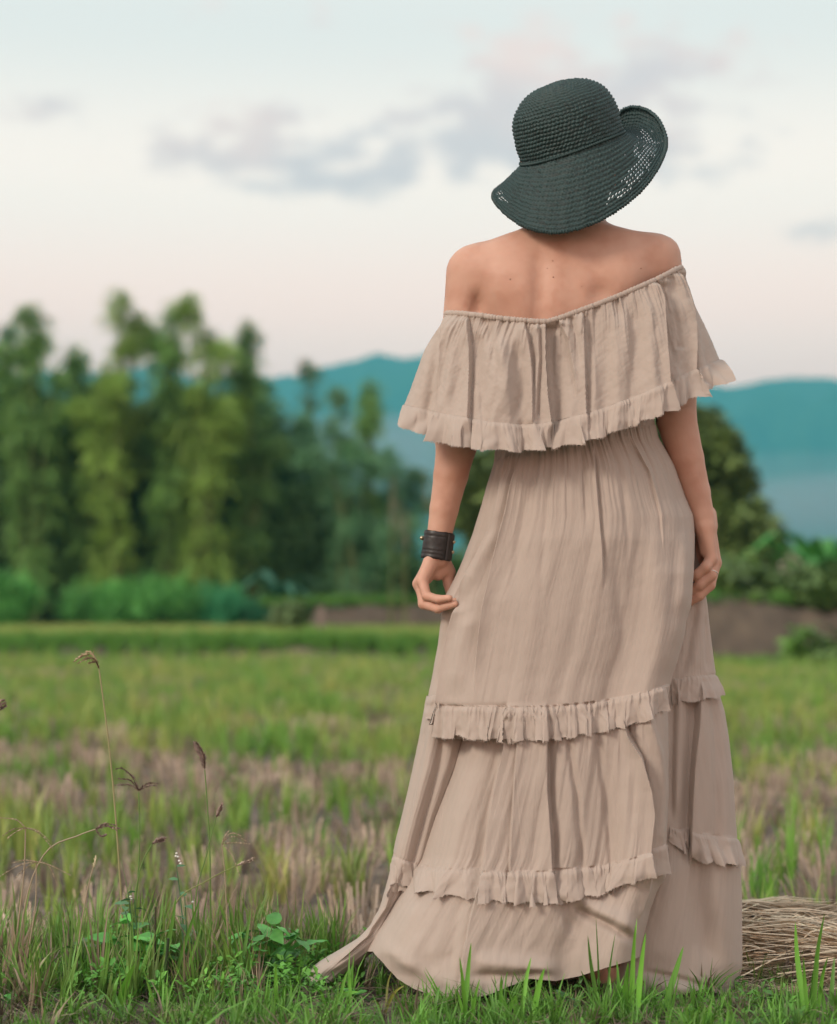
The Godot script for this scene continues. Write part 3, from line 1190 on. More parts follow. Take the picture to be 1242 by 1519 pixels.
func cape_gathers(g: float, px: float, py: float, k: int, t: float) -> float:
	var drift := 0.10 * noise.get_noise_2d(px * 0.006, py * 0.006)
	var near := exp(-t * 3.4)
	var d := 0.0062 * near * pleat(g * 23.0 + drift, 61.0 + t * 0.4) * smoothstep(0.0, 0.03, t)
	d += 0.0040 * smoothstep(0.0, 0.2, t) * (1.0 - 0.7 * t) * pleat(g * 9.0 + drift, 64.0 + t * 0.2)
	d += 0.0170 * smoothstep(0.05, 0.5, t) * wave(g * 5.5 + drift, 67.0 + t * 0.2)
	d += 0.0010 * noise.get_noise_2d(px * 0.03 + py * 0.014, py * 0.022 - px * 0.008)
	d += 0.0004 * pleat(px * 0.045 - py * 0.03, py * 0.02 + 5.0) * smoothstep(0.1, 0.4, t) + 0.00035 * pleat(px * 0.05 + py * 0.045, py * 0.03 + 15.0)
	return d + 0.00018 * noise.get_noise_2d(px * 0.25, py * 0.06)


func band_gathers(g: float, px: float, py: float, k: int, t: float) -> float:
	return 0.0030 * pleat(g * 24.0, 91.0) + 0.0022 * sin(PI * clampf((t - 0.7) / 0.3, 0.0, 1.0)) - 0.003 * exp(-pow((t - 0.7) / 0.06, 2.0))


func make_skirt(dress: Node3D) -> Array:
	var s := Sheet.new()
	s.host = self
	s.cols = 470
	s.power = 2.3
	s.gathers = skirt_gathers
	s.setup(
		[[612, 748], [640, 742], [662, 737], [690, 729], [712, 722], [750, 712], [790, 700], [830, 685], [870, 667], [890, 658], [905, 655], [960, 647], [1000, 640], [1044, 631], [1052, 640], [1070, 682], [1099, 679], [1135, 668], [1173, 652], [1215, 636], [1273, 619], [1296, 606], [1325, 590], [1358, 570], [1390, 550], [1405, 541], [1415, 536], [1500, 536]],
		[[612, 968], [632, 972], [650, 977], [690, 1001], [740, 1020], [765, 1031], [800, 1033], [850, 1031], [895, 1028], [935, 1021], [975, 1009], [1005, 998], [1040, 991], [1080, 992], [1180, 993], [1240, 991], [1300, 984], [1350, 966], [1400, 951], [1430, 945], [1490, 944]],
		[[612, 0.115], [660, 0.12], [720, 0.135], [800, 0.15], [900, 0.15], [1000, 0.155], [1100, 0.17], [1250, 0.19], [1400, 0.22], [1490, 0.24]],
		[[612, 0.0], [900, 0.0], [1200, -0.02], [1490, -0.03]])
	s.level([[748, 640], [800, 640], [860, 637], [920, 633], [972, 630]])
	s.level([[633, 1034], [655, 1046], [700, 1048], [760, 1049], [820, 1048], [870, 1043], [920, 1036], [960, 1027], [993, 1017]])
	s.level([[617, 1283], [650, 1288], [700, 1291], [750, 1293], [800, 1293], [840, 1289], [880, 1286], [920, 1279], [960, 1267], [989, 1254]])
	s.level([[536, 1416], [545, 1411], [556, 1411], [571, 1429], [588, 1452], [615, 1468], [640, 1478], [680, 1481], [720, 1477], [752, 1464], [787, 1452], [825, 1455], [860, 1448], [907, 1434], [936, 1424], [945, 1420]])
	s.rows = [250, 150, 125]
	s.lift = dense([[740, 0.0], [790, 0.02], [850, 0.055], [950, 0.075], [1050, 0.085], [1250, 0.10], [1420, 0.12]], 0, 1560)
	var f := []
	# the long deep crease down the seat, and the pull lines round it
	f.append(fold("step", 7, 9, 5, 0.15, 0.25, [[880, 648], [884, 700], [889, 760], [894, 820], [895, 880]]))
	f.append(fold("ridge", -5, 4, 4, 0.2, 0.5, [[862, 650], [868, 720], [872, 800]]))
	f.append(fold("ridge", -4, 5, 5, 0.2, 0.5, [[905, 645], [925, 720], [932, 800], [930, 860]]))
	f.append(fold("step", -5, 5, 9, 0.2, 0.5, [[930, 642], [962, 700], [980, 760], [986, 830]]))
	f.append(fold("ridge", -4, 4, 6, 0.15, 0.5, [[950, 640], [985, 690], [1006, 740], [1014, 800]]))
	f.append(fold("ridge", 5, 14, 14, 0.4, 0.5, [[945, 740], [968, 800], [972, 880], [968, 980]]))
	f.append(fold("ridge", -4, 10, 10, 0.4, 0.4, [[920, 760], [915, 850], [925, 960], [930, 1020]]))
	f.append(fold("ridge", -5, 12, 12, 0.3, 0.4, [[1000, 780], [1005, 850], [998, 920], [985, 990]]))
	f.append(fold("ridge", 6, 10, 10, 0.3, 0.3, [[1018, 780], [1018, 850], [1010, 920]]))
	# the cloth is caught up at the left hand: sharp folds run from the waist to it and fall away below
	f.append(fold("step", -12, 7, 9, 0.1, 0.1, [[742, 668], [720, 765], [701, 822], [680, 872], [670, 892]]))
	f.append(fold("step", -13, 9, 12, 0.1, 0.2, [[754, 662], [736, 765], [712, 820], [686, 868], [676, 900]]))
	f.append(fold("ridge", 9, 8, 10, 0.15, 0.2, [[758, 690], [736, 790], [705, 850], [690, 890]]))
	f.append(fold("step", -13, 10, 18, 0.15, 0.3, [[772, 660], [752, 760], [730, 840], [716, 900], [708, 960], [701, 1036]]))
	f.append(fold("ridge", -5, 6, 8, 0.15, 0.4, [[800, 655], [782, 740], [766, 820], [757, 900]]))
	f.append(fold("ridge", -3, 6, 6, 0.2, 0.5, [[826, 652], [812, 740], [803, 860], [800, 960]]))
	f.append(fold("step", -18, 8, 18, 0.1, 0.1, [[680, 892], [668, 935], [659, 985], [651, 1040], [646, 1078]]))
	f.append(fold("ridge", -9, 5, 5, 0.2, 0.2, [[666, 905], [656, 960], [645, 1030]]))
	f.append(fold("ridge", 8, 12, 14, 0.2, 0.3, [[700, 905], [684, 960], [674, 1036]]))
	# the back of the skirt laps over the side that the right hand holds
	f.append(fold("ridge", -6, 8, 9, 0.2, 0.2, [[1030, 900], [1026, 950], [1015, 1000]]))
	# second tier
	f.append(fold("step", -17.55, 20, 22, 0.08, 0.12, [[753, 1040], [748, 1110], [738, 1150], [728, 1200], [717, 1286], [715, 1325]]))
	f.append(fold("ridge", -8.1, 11, 6, 0.15, 0.12, [[742, 1070], [730, 1150], [720, 1200], [710, 1280], [708, 1325]]))
	f.append(fold("ridge", 8.1, 16, 16, 0.25, 0.12, [[704, 1060], [690, 1150], [676, 1220], [664, 1285], [661, 1325]]))
	f.append(fold("step", 12.15, 14, 10, 0.1, 0.12, [[811, 1040], [813, 1110], [813, 1170], [819, 1260], [821, 1325]]))
	f.append(fold("ridge", -8.1, 4, 7, 0.2, 0.12, [[815, 1065], [817, 1170], [824, 1270], [826, 1325]]))
	f.append(fold("step", -8.1, 10, 10, 0.1, 0.12, [[772, 1050], [764, 1150], [758, 1240], [756, 1280], [755, 1325]]))
	f.append(fold("ridge", -8.1, 5, 5, 0.1, 0.12, [[838, 1045], [846, 1110], [856, 1180], [864, 1280], [865, 1325]]))
	f.append(fold("ridge", -6.75, 5, 6, 0.1, 0.12, [[884, 1045], [889, 1110], [896, 1160], [905, 1240], [909, 1325]]))
	f.append(fold("ridge", 6.75, 14, 14, 0.25, 0.12, [[905, 1060], [922, 1150], [930, 1220], [935, 1325]]))
	f.append(fold("step", 17.55, 16, 9, 0.12, 0.12, [[922, 1050], [934, 1092], [954, 1124], [966, 1175], [969, 1210], [964, 1262], [962, 1325]]))
	f.append(fold("ridge", 9.45, 7, 6, 0.15, 0.12, [[955, 1040], [978, 1120], [984, 1170], [982, 1250], [981, 1325]]))
	# lowest tier
	f.append(fold("step", -13, 24, 26, 0.1, 0.15, [[712, 1300], [705, 1333], [696, 1370], [688, 1414], [680, 1478]]))
	f.append(fold("ridge", -8, 16, 8, 0.2, 0.2, [[690, 1320], [674, 1380], [664, 1440]]))
	f.append(fold("ridge", 9, 26, 26, 0.3, 0.2, [[636, 1320], [616, 1380], [606, 1450]]))
	f.append(fold("ridge", -8, 7, 10, 0.2, 0.4, [[836, 1325], [840, 1350], [850, 1395]]))
	f.append(fold("step", 7, 6, 6, 0.15, 0.3, [[972, 1298], [958, 1335], [946, 1370]]))
	for k in f:
		s.folds.append(k)
	s.ridges = [[13.0, 16.0, [[846, 1328], [880, 1344], [920, 1366], [950, 1378]]], [-15.0, 8.0, [[846, 1344], [888, 1365], [923, 1384], [946, 1394]]],
		[12.0, 13.0, [[690, 1424], [760, 1430], [800, 1436], [840, 1438]]], [-8.0, 7.0, [[690, 1446], [760, 1448], [800, 1444], [830, 1446]]],
		[-6.0, 5.0, [[950, 1444], [1000, 1452], [1040, 1464], [1075, 1470]]], [8.0, 14.0, [[560, 1404], [590, 1416], [640, 1450], [700, 1462]]]]
	s.build()
	put("skirt", s.mesh(0.30), M.cloth, dress)
	# the loose side of the skirt that trails to the left behind the main breadth
	var t := Sheet.new()
	t.host = self
	t.cols = 170
	t.power = 2.1
	t.gathers = side_gathers
	t.setup(
		[[1030, 633], [1044, 630], [1090, 624], [1140, 614], [1190, 603], [1250, 588], [1290, 580], [1320, 574], [1350, 562], [1375, 548], [1395, 528], [1412, 502], [1428, 474], [1440, 460], [1450, 456], [1500, 458]],
		[[1030, 704], [1099, 706], [1135, 696], [1173, 680], [1215, 662], [1273, 645], [1325, 612], [1358, 592], [1390, 572], [1410, 556], [1425, 538], [1440, 516], [1456, 496], [1500, 490]],
		[[1030, 0.075], [1150, 0.075], [1250, 0.062], [1350, 0.042], [1420, 0.036], [1456, 0.030]],
		[[1030, -0.02], [1250, -0.02], [1380, 0.0], [1456, 0.03]])
	t.level([[633, 1032], [704, 1044]])
	t.level([[577, 1265], [598, 1273], [616, 1281], [645, 1290]])
	t.level([[456, 1452], [466, 1458], [480, 1459], [496, 1456]])
	t.rows = [120, 130]
	t.folds = [
		fold("ridge", 9, 12, 12, 0.1, 0.05, [[645, 1044], [634, 1135], [616, 1200], [598, 1270], [582, 1335], [556, 1385], [510, 1425], [470, 1452]]),
		fold("ridge", -8, 7, 5, 0.1, 0.1, [[664, 1050], [652, 1135], [634, 1200], [614, 1275], [594, 1335], [566, 1388]]),
		fold("ridge", -6, 5, 5, 0.2, 0.3, [[640, 1050], [624, 1140], [606, 1220], [594, 1268]]),
		fold("step", 7, 6, 8, 0.2, 0.3, [[592, 1300], [578, 1345], [550, 1388], [514, 1418], [486, 1440]]),
		fold("ridge", -5, 5, 5, 0.3, 0.3, [[576, 1322], [556, 1366], [520, 1402], [490, 1424]]),
	]
	t.build()
	put("train", t.mesh(0.07), M.cloth, dress)
	# the side panel on the right, gathered up by her right hand and overlapped by the main breadth
	var w := Sheet.new()
	w.host = self
	w.cols = 200
	w.power = 2.3
	w.gathers = side_gathers
	w.setup(
		[[740, 985], [800, 975], [895, 968], [975, 950], [1005, 942], [1060, 936], [1240, 930], [1300, 920], [1400, 880], [1490, 872]],
		[[740, 1021], [765, 1030], [790, 1034], [815, 1040], [850, 1042], [890, 1047], [930, 1053], [980, 1059], [1000, 1062], [1040, 1068], [1100, 1078], [1160, 1087], [1230, 1093], [1290, 1098], [1350, 1099], [1420, 1097], [1490, 1094]],
		[[740, 0.010], [900, 0.030], [1000, 0.055], [1100, 0.075], [1250, 0.090], [1490, 0.14]],
		[[740, -0.045], [900, -0.040], [1100, -0.035], [1490, -0.030]])
	w.level([[985, 744], [1022, 744]])
	w.level([[945, 1014], [994, 1010], [1030, 1004], [1062, 1000]])
	w.level([[930, 1244], [994, 1236], [1030, 1236], [1060, 1239], [1095, 1243]])
	w.level([[876, 1474], [950, 1478], [1007, 1475], [1046, 1467], [1070, 1476], [1093, 1487]])
	w.rows = [130, 130, 120]
	w.folds = [
		fold("ridge", 5, 6, 8, 0.2, 0.2, [[1040, 880], [1036, 950], [1030, 1000]]),
		fold("ridge", -5, 5, 5, 0.2, 0.2, [[1032, 900], [1022, 960], [1012, 1008]]),
		fold("ridge", -4, 4, 5, 0.2, 0.2, [[1046, 910], [1048, 960], [1050, 1000]]),
		fold("step", -13, 20, 16, 0.06, 0.1, [[1037, 1008], [1034, 1080], [1029, 1130], [1026, 1180], [1024, 1236], [1023, 1290]]),
		fold("ridge", -8, 10, 6, 0.1, 0.1, [[1031, 1020], [1024, 1130], [1019, 1230], [1018, 1270]]),
		fold("ridge", 7, 9, 9, 0.1, 0.2, [[1010, 1020], [1008, 1120], [1004, 1220]]),
		fold("ridge", -5, 4, 4, 0.1, 0.2, [[1000, 1016], [998, 1120], [996, 1230]]),
		fold("ridge", -6, 6, 6, 0.15, 0.12, [[1058, 1008], [1062, 1130], [1062, 1270]]),
		fold("ridge", 6, 9, 9, 0.15, 0.12, [[1070, 1020], [1076, 1130], [1078, 1270]]),
		fold("ridge", 13, 20, 26, 0.15, 0.2, [[1066, 1246], [1066, 1320], [1074, 1400], [1082, 1470]]),
		fold("ridge", -11, 18, 14, 0.15, 0.25, [[1036, 1250], [1036, 1330], [1048, 1400], [1064, 1450]]),
		fold("ridge", 7, 26, 26, 0.2, 0.2, [[990, 1270], [984, 1350], [976, 1440]]),
	]
	w.ridges = [[-7.0, 5.0, [[945, 1440], [1000, 1450], [1040, 1462], [1075, 1470]]], [6.0, 9.0, [[945, 1456], [1000, 1464], [1040, 1474]]]]
	w.build()
	put("side_panel", w.mesh(0.16), M.cloth, dress)
	return [s, t, w]


func side_gathers(g: float, px: float, py: float, k: int, t: float) -> float:
	var d := 0.0030 * exp(-t * 5.0) * pleat(g * 8.0, 131.0 + k * 5.0) * (0.0 if k == 0 else 1.0)
	d += 0.0040 * smoothstep(0.0, 0.3, t) * wave(g * 3.0, 134.0 + k * 5.0 + t * 0.3)
	return d + 0.0006 * wave(g * 14.0, 137.0 + k + t * 0.4) + 0.0007 * noise.get_noise_2d(px * 0.03, py * 0.02)


func make_cape(dress: Node3D) -> Sheet:
	var s := Sheet.new()
	s.host = self
	s.cols = 420
	s.power = 2.9
	s.gathers = cape_gathers
	s.setup(
		[[380, 664], [463, 660], [480, 652], [500, 641], [550, 621], [600, 603], [640, 586]],
		[[380, 1008], [395, 1013], [415, 1022], [440, 1032], [490, 1049], [533, 1066], [575, 1088]],
		[[395, 0.085], [440, 0.105], [480, 0.118], [540, 0.140], [630, 0.165], [700, 0.18]],
		[[395, 0.02], [480, 0.015], [700, 0.0]])
	s.level([[660, 463], [685, 464], [712, 467], [740, 471], [770, 474], [796, 476], [812, 476], [830, 471], [860, 460], [890, 449], [920, 437], [950, 424], [975, 413], [1000, 400], [1013, 395]])
	s.level([[603, 600], [625, 606], [650, 612], [680, 617], [700, 620], [730, 626], [760, 628], [800, 628], [830, 622], [870, 613], [900, 603], [930, 592], [960, 580], [985, 569], [1000, 562], [1030, 548], [1066, 533]])
	s.rows = [150]
	s.folds = [
		fold("step", 11.7, 18.4, 10.35, 0.05, 0.06, [[695, 468], [698, 520], [697, 595], [696, 622], [695, 662]]),
		fold("ridge", -6.5, 5.75, 13.8, 0.1, 0.06, [[706, 490], [712, 550], [718, 620], [721, 660]]),
		fold("step", -10.4, 6.9, 16.1, 0.05, 0.06, [[662, 466], [654, 520], [650, 560], [647, 612], [645, 652]]),
		fold("ridge", -7.8, 4.6, 4.6, 0.1, 0.06, [[650, 490], [640, 560], [630, 606], [621, 646]]),
		fold("ridge", 7.8, 9.2, 9.2, 0.1, 0.06, [[672, 470], [668, 530], [664, 610], [662, 650]]),
		fold("ridge", -6.5, 6.9, 6.9, 0.05, 0.4, [[722, 472], [733, 520], [744, 580]]),
		fold("ridge", 9.1, 13.8, 9.2, 0.2, 0.06, [[740, 490], [752, 550], [756, 625], [758, 665]]),
		fold("step", 9.1, 11.5, 10.35, 0.1, 0.06, [[778, 476], [786, 510], [791, 550], [791, 590], [791, 630]]),
		fold("ridge", -9.1, 10.35, 10.35, 0.2, 0.06, [[766, 500], [772, 560], [774, 622], [775, 662]]),
		fold("ridge", 7.8, 4.6, 4.6, 0.05, 0.06, [[796, 480], [799, 530], [795, 575], [793, 626], [791, 666]]),
		fold("ridge", -6.5, 2.3, 2.3, 0.05, 0.06, [[802, 480], [804, 530], [801, 580], [799, 620]]),
		fold("step", 18.2, 9.2, 13.8, 0.03, 0.06, [[810, 480], [811, 533], [815, 590], [820, 626], [826, 666]]),
		fold("ridge", -7.8, 5.75, 9.2, 0.05, 0.06, [[820, 478], [822, 530], [826, 600], [828, 640]]),
		fold("step", -9.1, 8.05, 10.35, 0.05, 0.4, [[828, 474], [842, 505], [852, 560], [856, 600]]),
		fold("step", 10.4, 10.35, 6.9, 0.05, 0.06, [[866, 462], [869, 540], [871, 612], [872, 652]]),
		fold("ridge", -6.5, 4.6, 4.6, 0.05, 0.5, [[846, 468], [856, 500], [862, 560]]),
		fold("ridge", -5.2, 5.75, 5.75, 0.05, 0.5, [[886, 452], [882, 500], [880, 560]]),
		fold("ridge", 9.1, 11.5, 16.1, 0.2, 0.06, [[915, 450], [918, 510], [914, 590], [912, 630]]),
		fold("ridge", -7.8, 9.2, 11.5, 0.2, 0.06, [[938, 440], [942, 500], [936, 585], [933, 625]]),
		fold("ridge", 9.1, 13.8, 10.35, 0.2, 0.06, [[962, 430], [966, 500], [966, 575], [966, 615]]),
		fold("step", 19.5, 13.8, 14.95, 0.05, 0.06, [[974, 416], [984, 445], [986, 500], [992, 566], [996, 606]]),
		fold("ridge", 7.8, 8.05, 8.05, 0.2, 0.06, [[1004, 430], [1008, 490], [1010, 555], [1011, 595]]),
		fold("step", 11.7, 9.2, 9.2, 0.05, 0.06, [[1008, 402], [1022, 440], [1029, 480], [1033, 546], [1035, 586]]),
		fold("ridge", -6.5, 4.6, 5.75, 0.05, 0.06, [[992, 408], [1002, 440], [1006, 480], [1010, 520]]),
		fold("ridge", -6.5, 4.6, 4.6, 0.1, 0.06, [[1014, 402], [1036, 455], [1050, 535], [1057, 575]]),
	]
	s.build()
	put("shoulder_flounce", s.mesh(0.17), M.cloth, dress)
	return s


# A gathered ruffle: hangs from a seam line of a sheet, stands off in waves and ends in a frayed edge.
func ruffle(called: String, dress: Node3D, s: Sheet, seam: Array, drop: Array, waves: float, stand: float, flare: float, seed_: float, wrap := true) -> void:
	var rr := RandomNumberGenerator.new()
	rr.seed = int(seed_ * 100.0)
	var length := 0.0
	for i in seam.size() - 1:
		length += Vector2(seam[i + 1][0] - seam[i][0], seam[i + 1][1] - seam[i][1]).length()
	var cols := int(length * 0.95)
	var rows := 16
	var v := PackedVector3Array()
	var uv := PackedVector2Array()
	var line := PackedVector2Array()
	var cut := []
	var acc := 0.0
	for p in seam:
		if cut.size():
			acc += Vector2(p[0] - line[line.size() - 1].x, p[1] - line[line.size() - 1].y).length()
		line.append(Vector2(p[0], p[1]))
		cut.append(acc / length)
	var grid := PackedVector3Array()
	grid.resize(rows * cols)
	var x0: float = seam[0][0]
	var x1: float = seam[seam.size() - 1][0]
	var phase := 0.0
	var inner_left := x0 - pick(s.left, seam[0][1]) > 16.0
	var inner_right := pick(s.right, seam[seam.size() - 1][1]) - x1 > 16.0
	for c in cols:
		var u := float(c) / (cols - 1)
		var ends := (smoothstep(0.0, 14.0, u * length) if inner_left else 1.0) * (smoothstep(0.0, 14.0, (1.0 - u) * length) if inner_right else 1.0)
		var k := 0
		while k < cut.size() - 2 and u > cut[k + 1]:
			k += 1
		var q: Vector2 = line[k].lerp(line[k + 1], clampf((u - cut[k]) / maxf(cut[k + 1] - cut[k], 1e-6), 0.0, 1.0))
		var here := length * u / 40.0
		phase += TAU / (waves * (1.0 + 0.75 * noise.get_noise_2d(here * 0.9, seed_ + 5.0))) * (length / cols)
		var strong := 0.75 + 1.1 * noise.get_noise_2d(here * 0.7, seed_ + 9.0)
		var w := pow(sin(phase * 0.5) * sin(phase * 0.5) + 0.05, 0.48)
		var shear := sin(phase) * waves * 0.12 * clampf(strong, 0.2, 1.3)
		var hang: float = table(drop, u) * (1.0 + 0.09 * noise.get_noise_2d(here * 0.8, seed_ + 2.0)) + 5.5 * (w - 0.6) * clampf(strong, 0.3, 1.3)
		var top := Vector3.ZERO
		for w9 in 9:
			top += s.point(clampf(q.x + (w9 - 4) * 3.0, x0 - 2.0, x1 + 2.0), q.y + (table(seam, clampf(q.x + (w9 - 4) * 3.0, x0, x1)) - table(seam, q.x))) / 9.0
		var seat := s.point(q.x, q.y)
		var sp: Vector3 = (s.point(minf(q.x + 4.0, x1), q.y) - s.point(maxf(q.x - 4.0, x0), q.y))
		var n := Vector3(-sp.z, 0.0, sp.x).normalized()
		if n.z < 0.0:
			n = -n
		n = n.lerp(Vector3(0, 0, 1), 0.35).normalized()
		var mm := (EYE_Z - top.z) / FOCAL
		var side := Vector3(n.z, 0, -n.x)
		for r in rows:
			var t := float(r) / (rows - 1)
			var out := -0.0020 + 0.0034 * smoothstep(0.0, 0.10, t) + flare * t + 0.85 * stand * clampf(strong, 0.3, 1.4) * (w - 0.2) * pow(t, 0.9)
			out *= lerpf(0.25, 1.0, ends)
			out += 0.0034 * pleat(here * 5.0, seed_ + 3.0) * exp(-t * 3.6) * minf(t * 9.0, 1.0) + 0.002 * minf(t * 9.0, 1.0)
			out += 0.0060 * t * noise.get_noise_2d(here * 2.0, seed_ + t * 0.8) + 0.0012 * noise.get_noise_2d(here * 5.0, seed_ + t * 2.0)
			grid[r * cols + c] = Vector3(seat.x, seat.y, lerpf(seat.z, maxf(top.z, lerpf(top.z, seat.z, 0.3)), smoothstep(0.0, 0.6, t))) + n * out + side * (shear + 15.0 * noise.get_noise_2d(here * 1.1, seed_ + 12.0) + 4.5 * noise.get_noise_2d(here * 2.6, seed_ + 15.0)) * mm * pow(t, 1.1) + Vector3(0, -hang * mm * t, 0)
			# it lies over whatever bulges out below the seam
			var under := s.point(q.x, q.y + hang * t)
			grid[r * cols + c].z = maxf(grid[r * cols + c].z, under.z + (0.0015 + 0.75 * stand * w * t) * minf(t * 8.0, 1.0) * lerpf(0.4, 1.0, ends))
	for r in rows:
		for c in cols:
			v.append(grid[r * cols + c])
			uv.append(Vector2(float(c) / cols * length * 0.0016, float(r) / rows * 0.06))
	for c in cols:
		var q := (rows - 1) * cols + c
		v[q] += Vector3(0, 0.0007 * rr.randf_range(-1, 1) + 0.0010 * noise.get_noise_1d(c * 0.35 + seed_), 0.0008 * rr.randf_range(-1, 1))
	var idx := grid_index(rows, cols)
	# the fray: short loose threads along the raw edge
	var last := (rows - 1) * cols
	for c in cols - 1:
		for q in 3:
			if rr.randf() < 0.45:
				continue
			var f := rr.randf()
			var p := grid[last + c].lerp(grid[last + c + 1], f)
			var d := (grid[last + c] - grid[last - cols + c]).normalized()
			var sd := (grid[last + c + 1] - grid[last + c]).normalized()
			var tip := p + d * rr.randf_range(0.0008, 0.0038) + sd * rr.randf_range(-0.0022, 0.0022) + Vector3(0, 0, rr.randf_range(-0.0015, 0.0015))
			var b := v.size()
			v.append(p - sd * 0.0006)
			v.append(p + sd * 0.0006)
			v.append(tip)
			for k in 3:
				uv.append(Vector2(f, 0.06))
			idx.append_array([b, b + 1, b + 2])
	put(called, mesh_of(v, idx, uv), M.cloth, dress)


func make_dress(dress: Node3D) -> void:
	# waistband and a little of the bodice
	var w := Sheet.new()
	w.host = self
	w.cols = 260
	w.gathers = band_gathers
	w.setup([[560, 742], [612, 748], [645, 741]], [[560, 962], [600, 964], [632, 971], [650, 974]], [[560, 0.105], [645, 0.117]], [[560, 0.0], [645, 0.0]])
	w.level([[742, 575], [850, 575], [962, 568]])
	w.level([[748, 643], [800, 643], [860, 640], [920, 636], [971, 633]])
	w.rows = [44]
	w.build()
	put("waistband", w.mesh(0.20), M.cloth, dress)
	var breadths := make_skirt(dress)
	var s: Sheet = breadths[0]
	var train: Sheet = breadths[1]
	var panel: Sheet = breadths[2]
	ruffle("skirt_ruffle", dress, s, [[634, 1032], [642, 1030], [650, 1036], [656, 1042]], [[0.0, 30.0], [1.0, 42.0]], 16.0, 0.014, 0.006, 1.1)
	ruffle("skirt_ruffle", dress, s, [[653, 1046], [700, 1048], [760, 1049], [820, 1048], [870, 1043], [920, 1036], [960, 1027], [987, 1018]], [[0.0, 46.0], [0.3, 48.0], [0.6, 46.0], [0.8, 44.0], [1.0, 36.0]], 27.0, 0.017, 0.003, 1.7)
	ruffle("under_ruffle", dress, s, [[647, 1052], [700, 1054], [760, 1055], [820, 1052], [855, 1048]], [[0.0, 41.0], [0.5, 46.0], [1.0, 40.0]], 30.0, 0.010, 0.0, 2.3)
	ruffle("skirt_ruffle", dress, panel, [[996, 1009], [1015, 1005], [1036, 1002], [1061, 1000]], [[0.0, 36.0], [0.5, 36.0], [1.0, 30.0]], 20.0, 0.015, 0.008, 3.1)
	ruffle("skirt_ruffle", dress, train, [[579, 1265], [590, 1268], [602, 1275], [620, 1283]], [[0.0, 42.0], [1.0, 34.0]], 13.0, 0.010, 0.004, 4.3)
	ruffle("under_ruffle", dress, train, [[577, 1274], [590, 1278], [603, 1284]], [[0.0, 46.0], [1.0, 38.0]], 11.0, 0.007, 0.002, 4.9)
	ruffle("skirt_ruffle", dress, s, [[616, 1283], [650, 1288], [700, 1291], [750, 1293], [800, 1293], [840, 1289], [880, 1286], [920, 1279], [950, 1270], [968, 1262]], [[0.0, 30.0], [0.15, 38.0], [0.5, 46.0], [0.75, 40.0], [1.0, 34.0]], 32.0, 0.019, 0.004, 5.3)
	ruffle("under_ruffle", dress, s, [[820, 1294], [860, 1292], [900, 1286], [935, 1278]], [[0.0, 46.0], [1.0, 34.0]], 26.0, 0.010, 0.001, 5.8)
	ruffle("skirt_ruffle", dress, s, [[966, 1262], [974, 1258], [984, 1250]], [[0.0, 40.0], [1.0, 42.0]], 12.0, 0.008, 0.003, 6.1)
	ruffle("skirt_ruffle", dress, panel, [[994, 1226], [1004, 1230], [1016, 1230], [1024, 1228]], [[0.0, 22.0], [0.5, 34.0], [1.0, 26.0]], 12.0, 0.010, 0.004, 6.7)
	ruffle("skirt_ruffle", dress, panel, [[1025, 1234], [1045, 1238], [1070, 1240], [1094, 1243]], [[0.0, 38.0], [0.5, 42.0], [1.0, 38.0]], 22.0, 0.015, 0.010, 7.3)
	var c := make_cape(dress)
	ruffle("flounce_ruffle", dress, c, [[603, 600], [625, 606], [650, 612], [680, 617], [700, 620], [730, 626], [760, 628], [800, 628], [820, 624]], [[0.0, 30.0], [0.15, 42.0], [0.4, 46.0], [0.7, 42.0], [1.0, 40.0]], 38.0, 0.021, 0.010, 8.1)
	ruffle("flounce_ruffle", dress, c, [[818, 625], [850, 618], [870, 613], [900, 603], [930, 592], [960, 580], [985, 569], [1000, 562], [1030, 548], [1066, 533]], [[0.0, 42.0], [0.3, 42.0], [0.6, 44.0], [0.85, 40.0], [1.0, 36.0]], 32.0, 0.019, 0.008, 8.9)
	ruffle("under_ruffle", dress, c, [[606, 604], [625, 610], [650, 616], [680, 621], [700, 624]], [[0.0, 28.0], [0.3, 42.0], [1.0, 44.0]], 22.0, 0.006, 0.002, 9.4)
	# the elastic edge at the shoulders
	var pts := []
	var line := [[661, 463], [685, 464], [712, 467], [740, 471], [770, 474], [796, 476], [812, 476], [830, 471], [860, 460], [890, 449], [920, 437], [950, 424], [975, 413], [1000, 400], [1012, 395]]
	for i in 340:
		var x := lerpf(661.0, 1012.0, i / 339.0)
		pts.append(c.point(x, table(line, x) + 2.0) + Vector3(0, 0.0015, 0.001))
	var v := PackedVector3Array()
	var sides := 10
	for i in pts.size():
		var d: Vector3 = (pts[mini(i + 1, 339)] - pts[maxi(i - 1, 0)]).normalized()
		var e1 := d.cross(Vector3(0, 0, 1)).normalized()
		var e2 := e1.cross(d)
		var rad := 0.0029 + 0.0004 * sin(i * 1.35 + 2.0 * noise.get_noise_1d(i * 0.07)) + 0.0006 * noise.get_noise_1d(i * 0.5)
		for k in sides:
			var a := TAU * k / (sides - 1)
			v.append(pts[i] + e1 * cos(a) * rad * 1.6 + e2 * sin(a) * rad)
	var idx := PackedInt32Array()
	for i in pts.size() - 1:
		for k in sides - 1:
			var a := i * sides + k
			idx.append_array([a, a + 1, a + sides + 1, a, a + sides + 1, a + sides])
	put("elastic_edge", mesh_of(v, idx), M.cloth, dress)


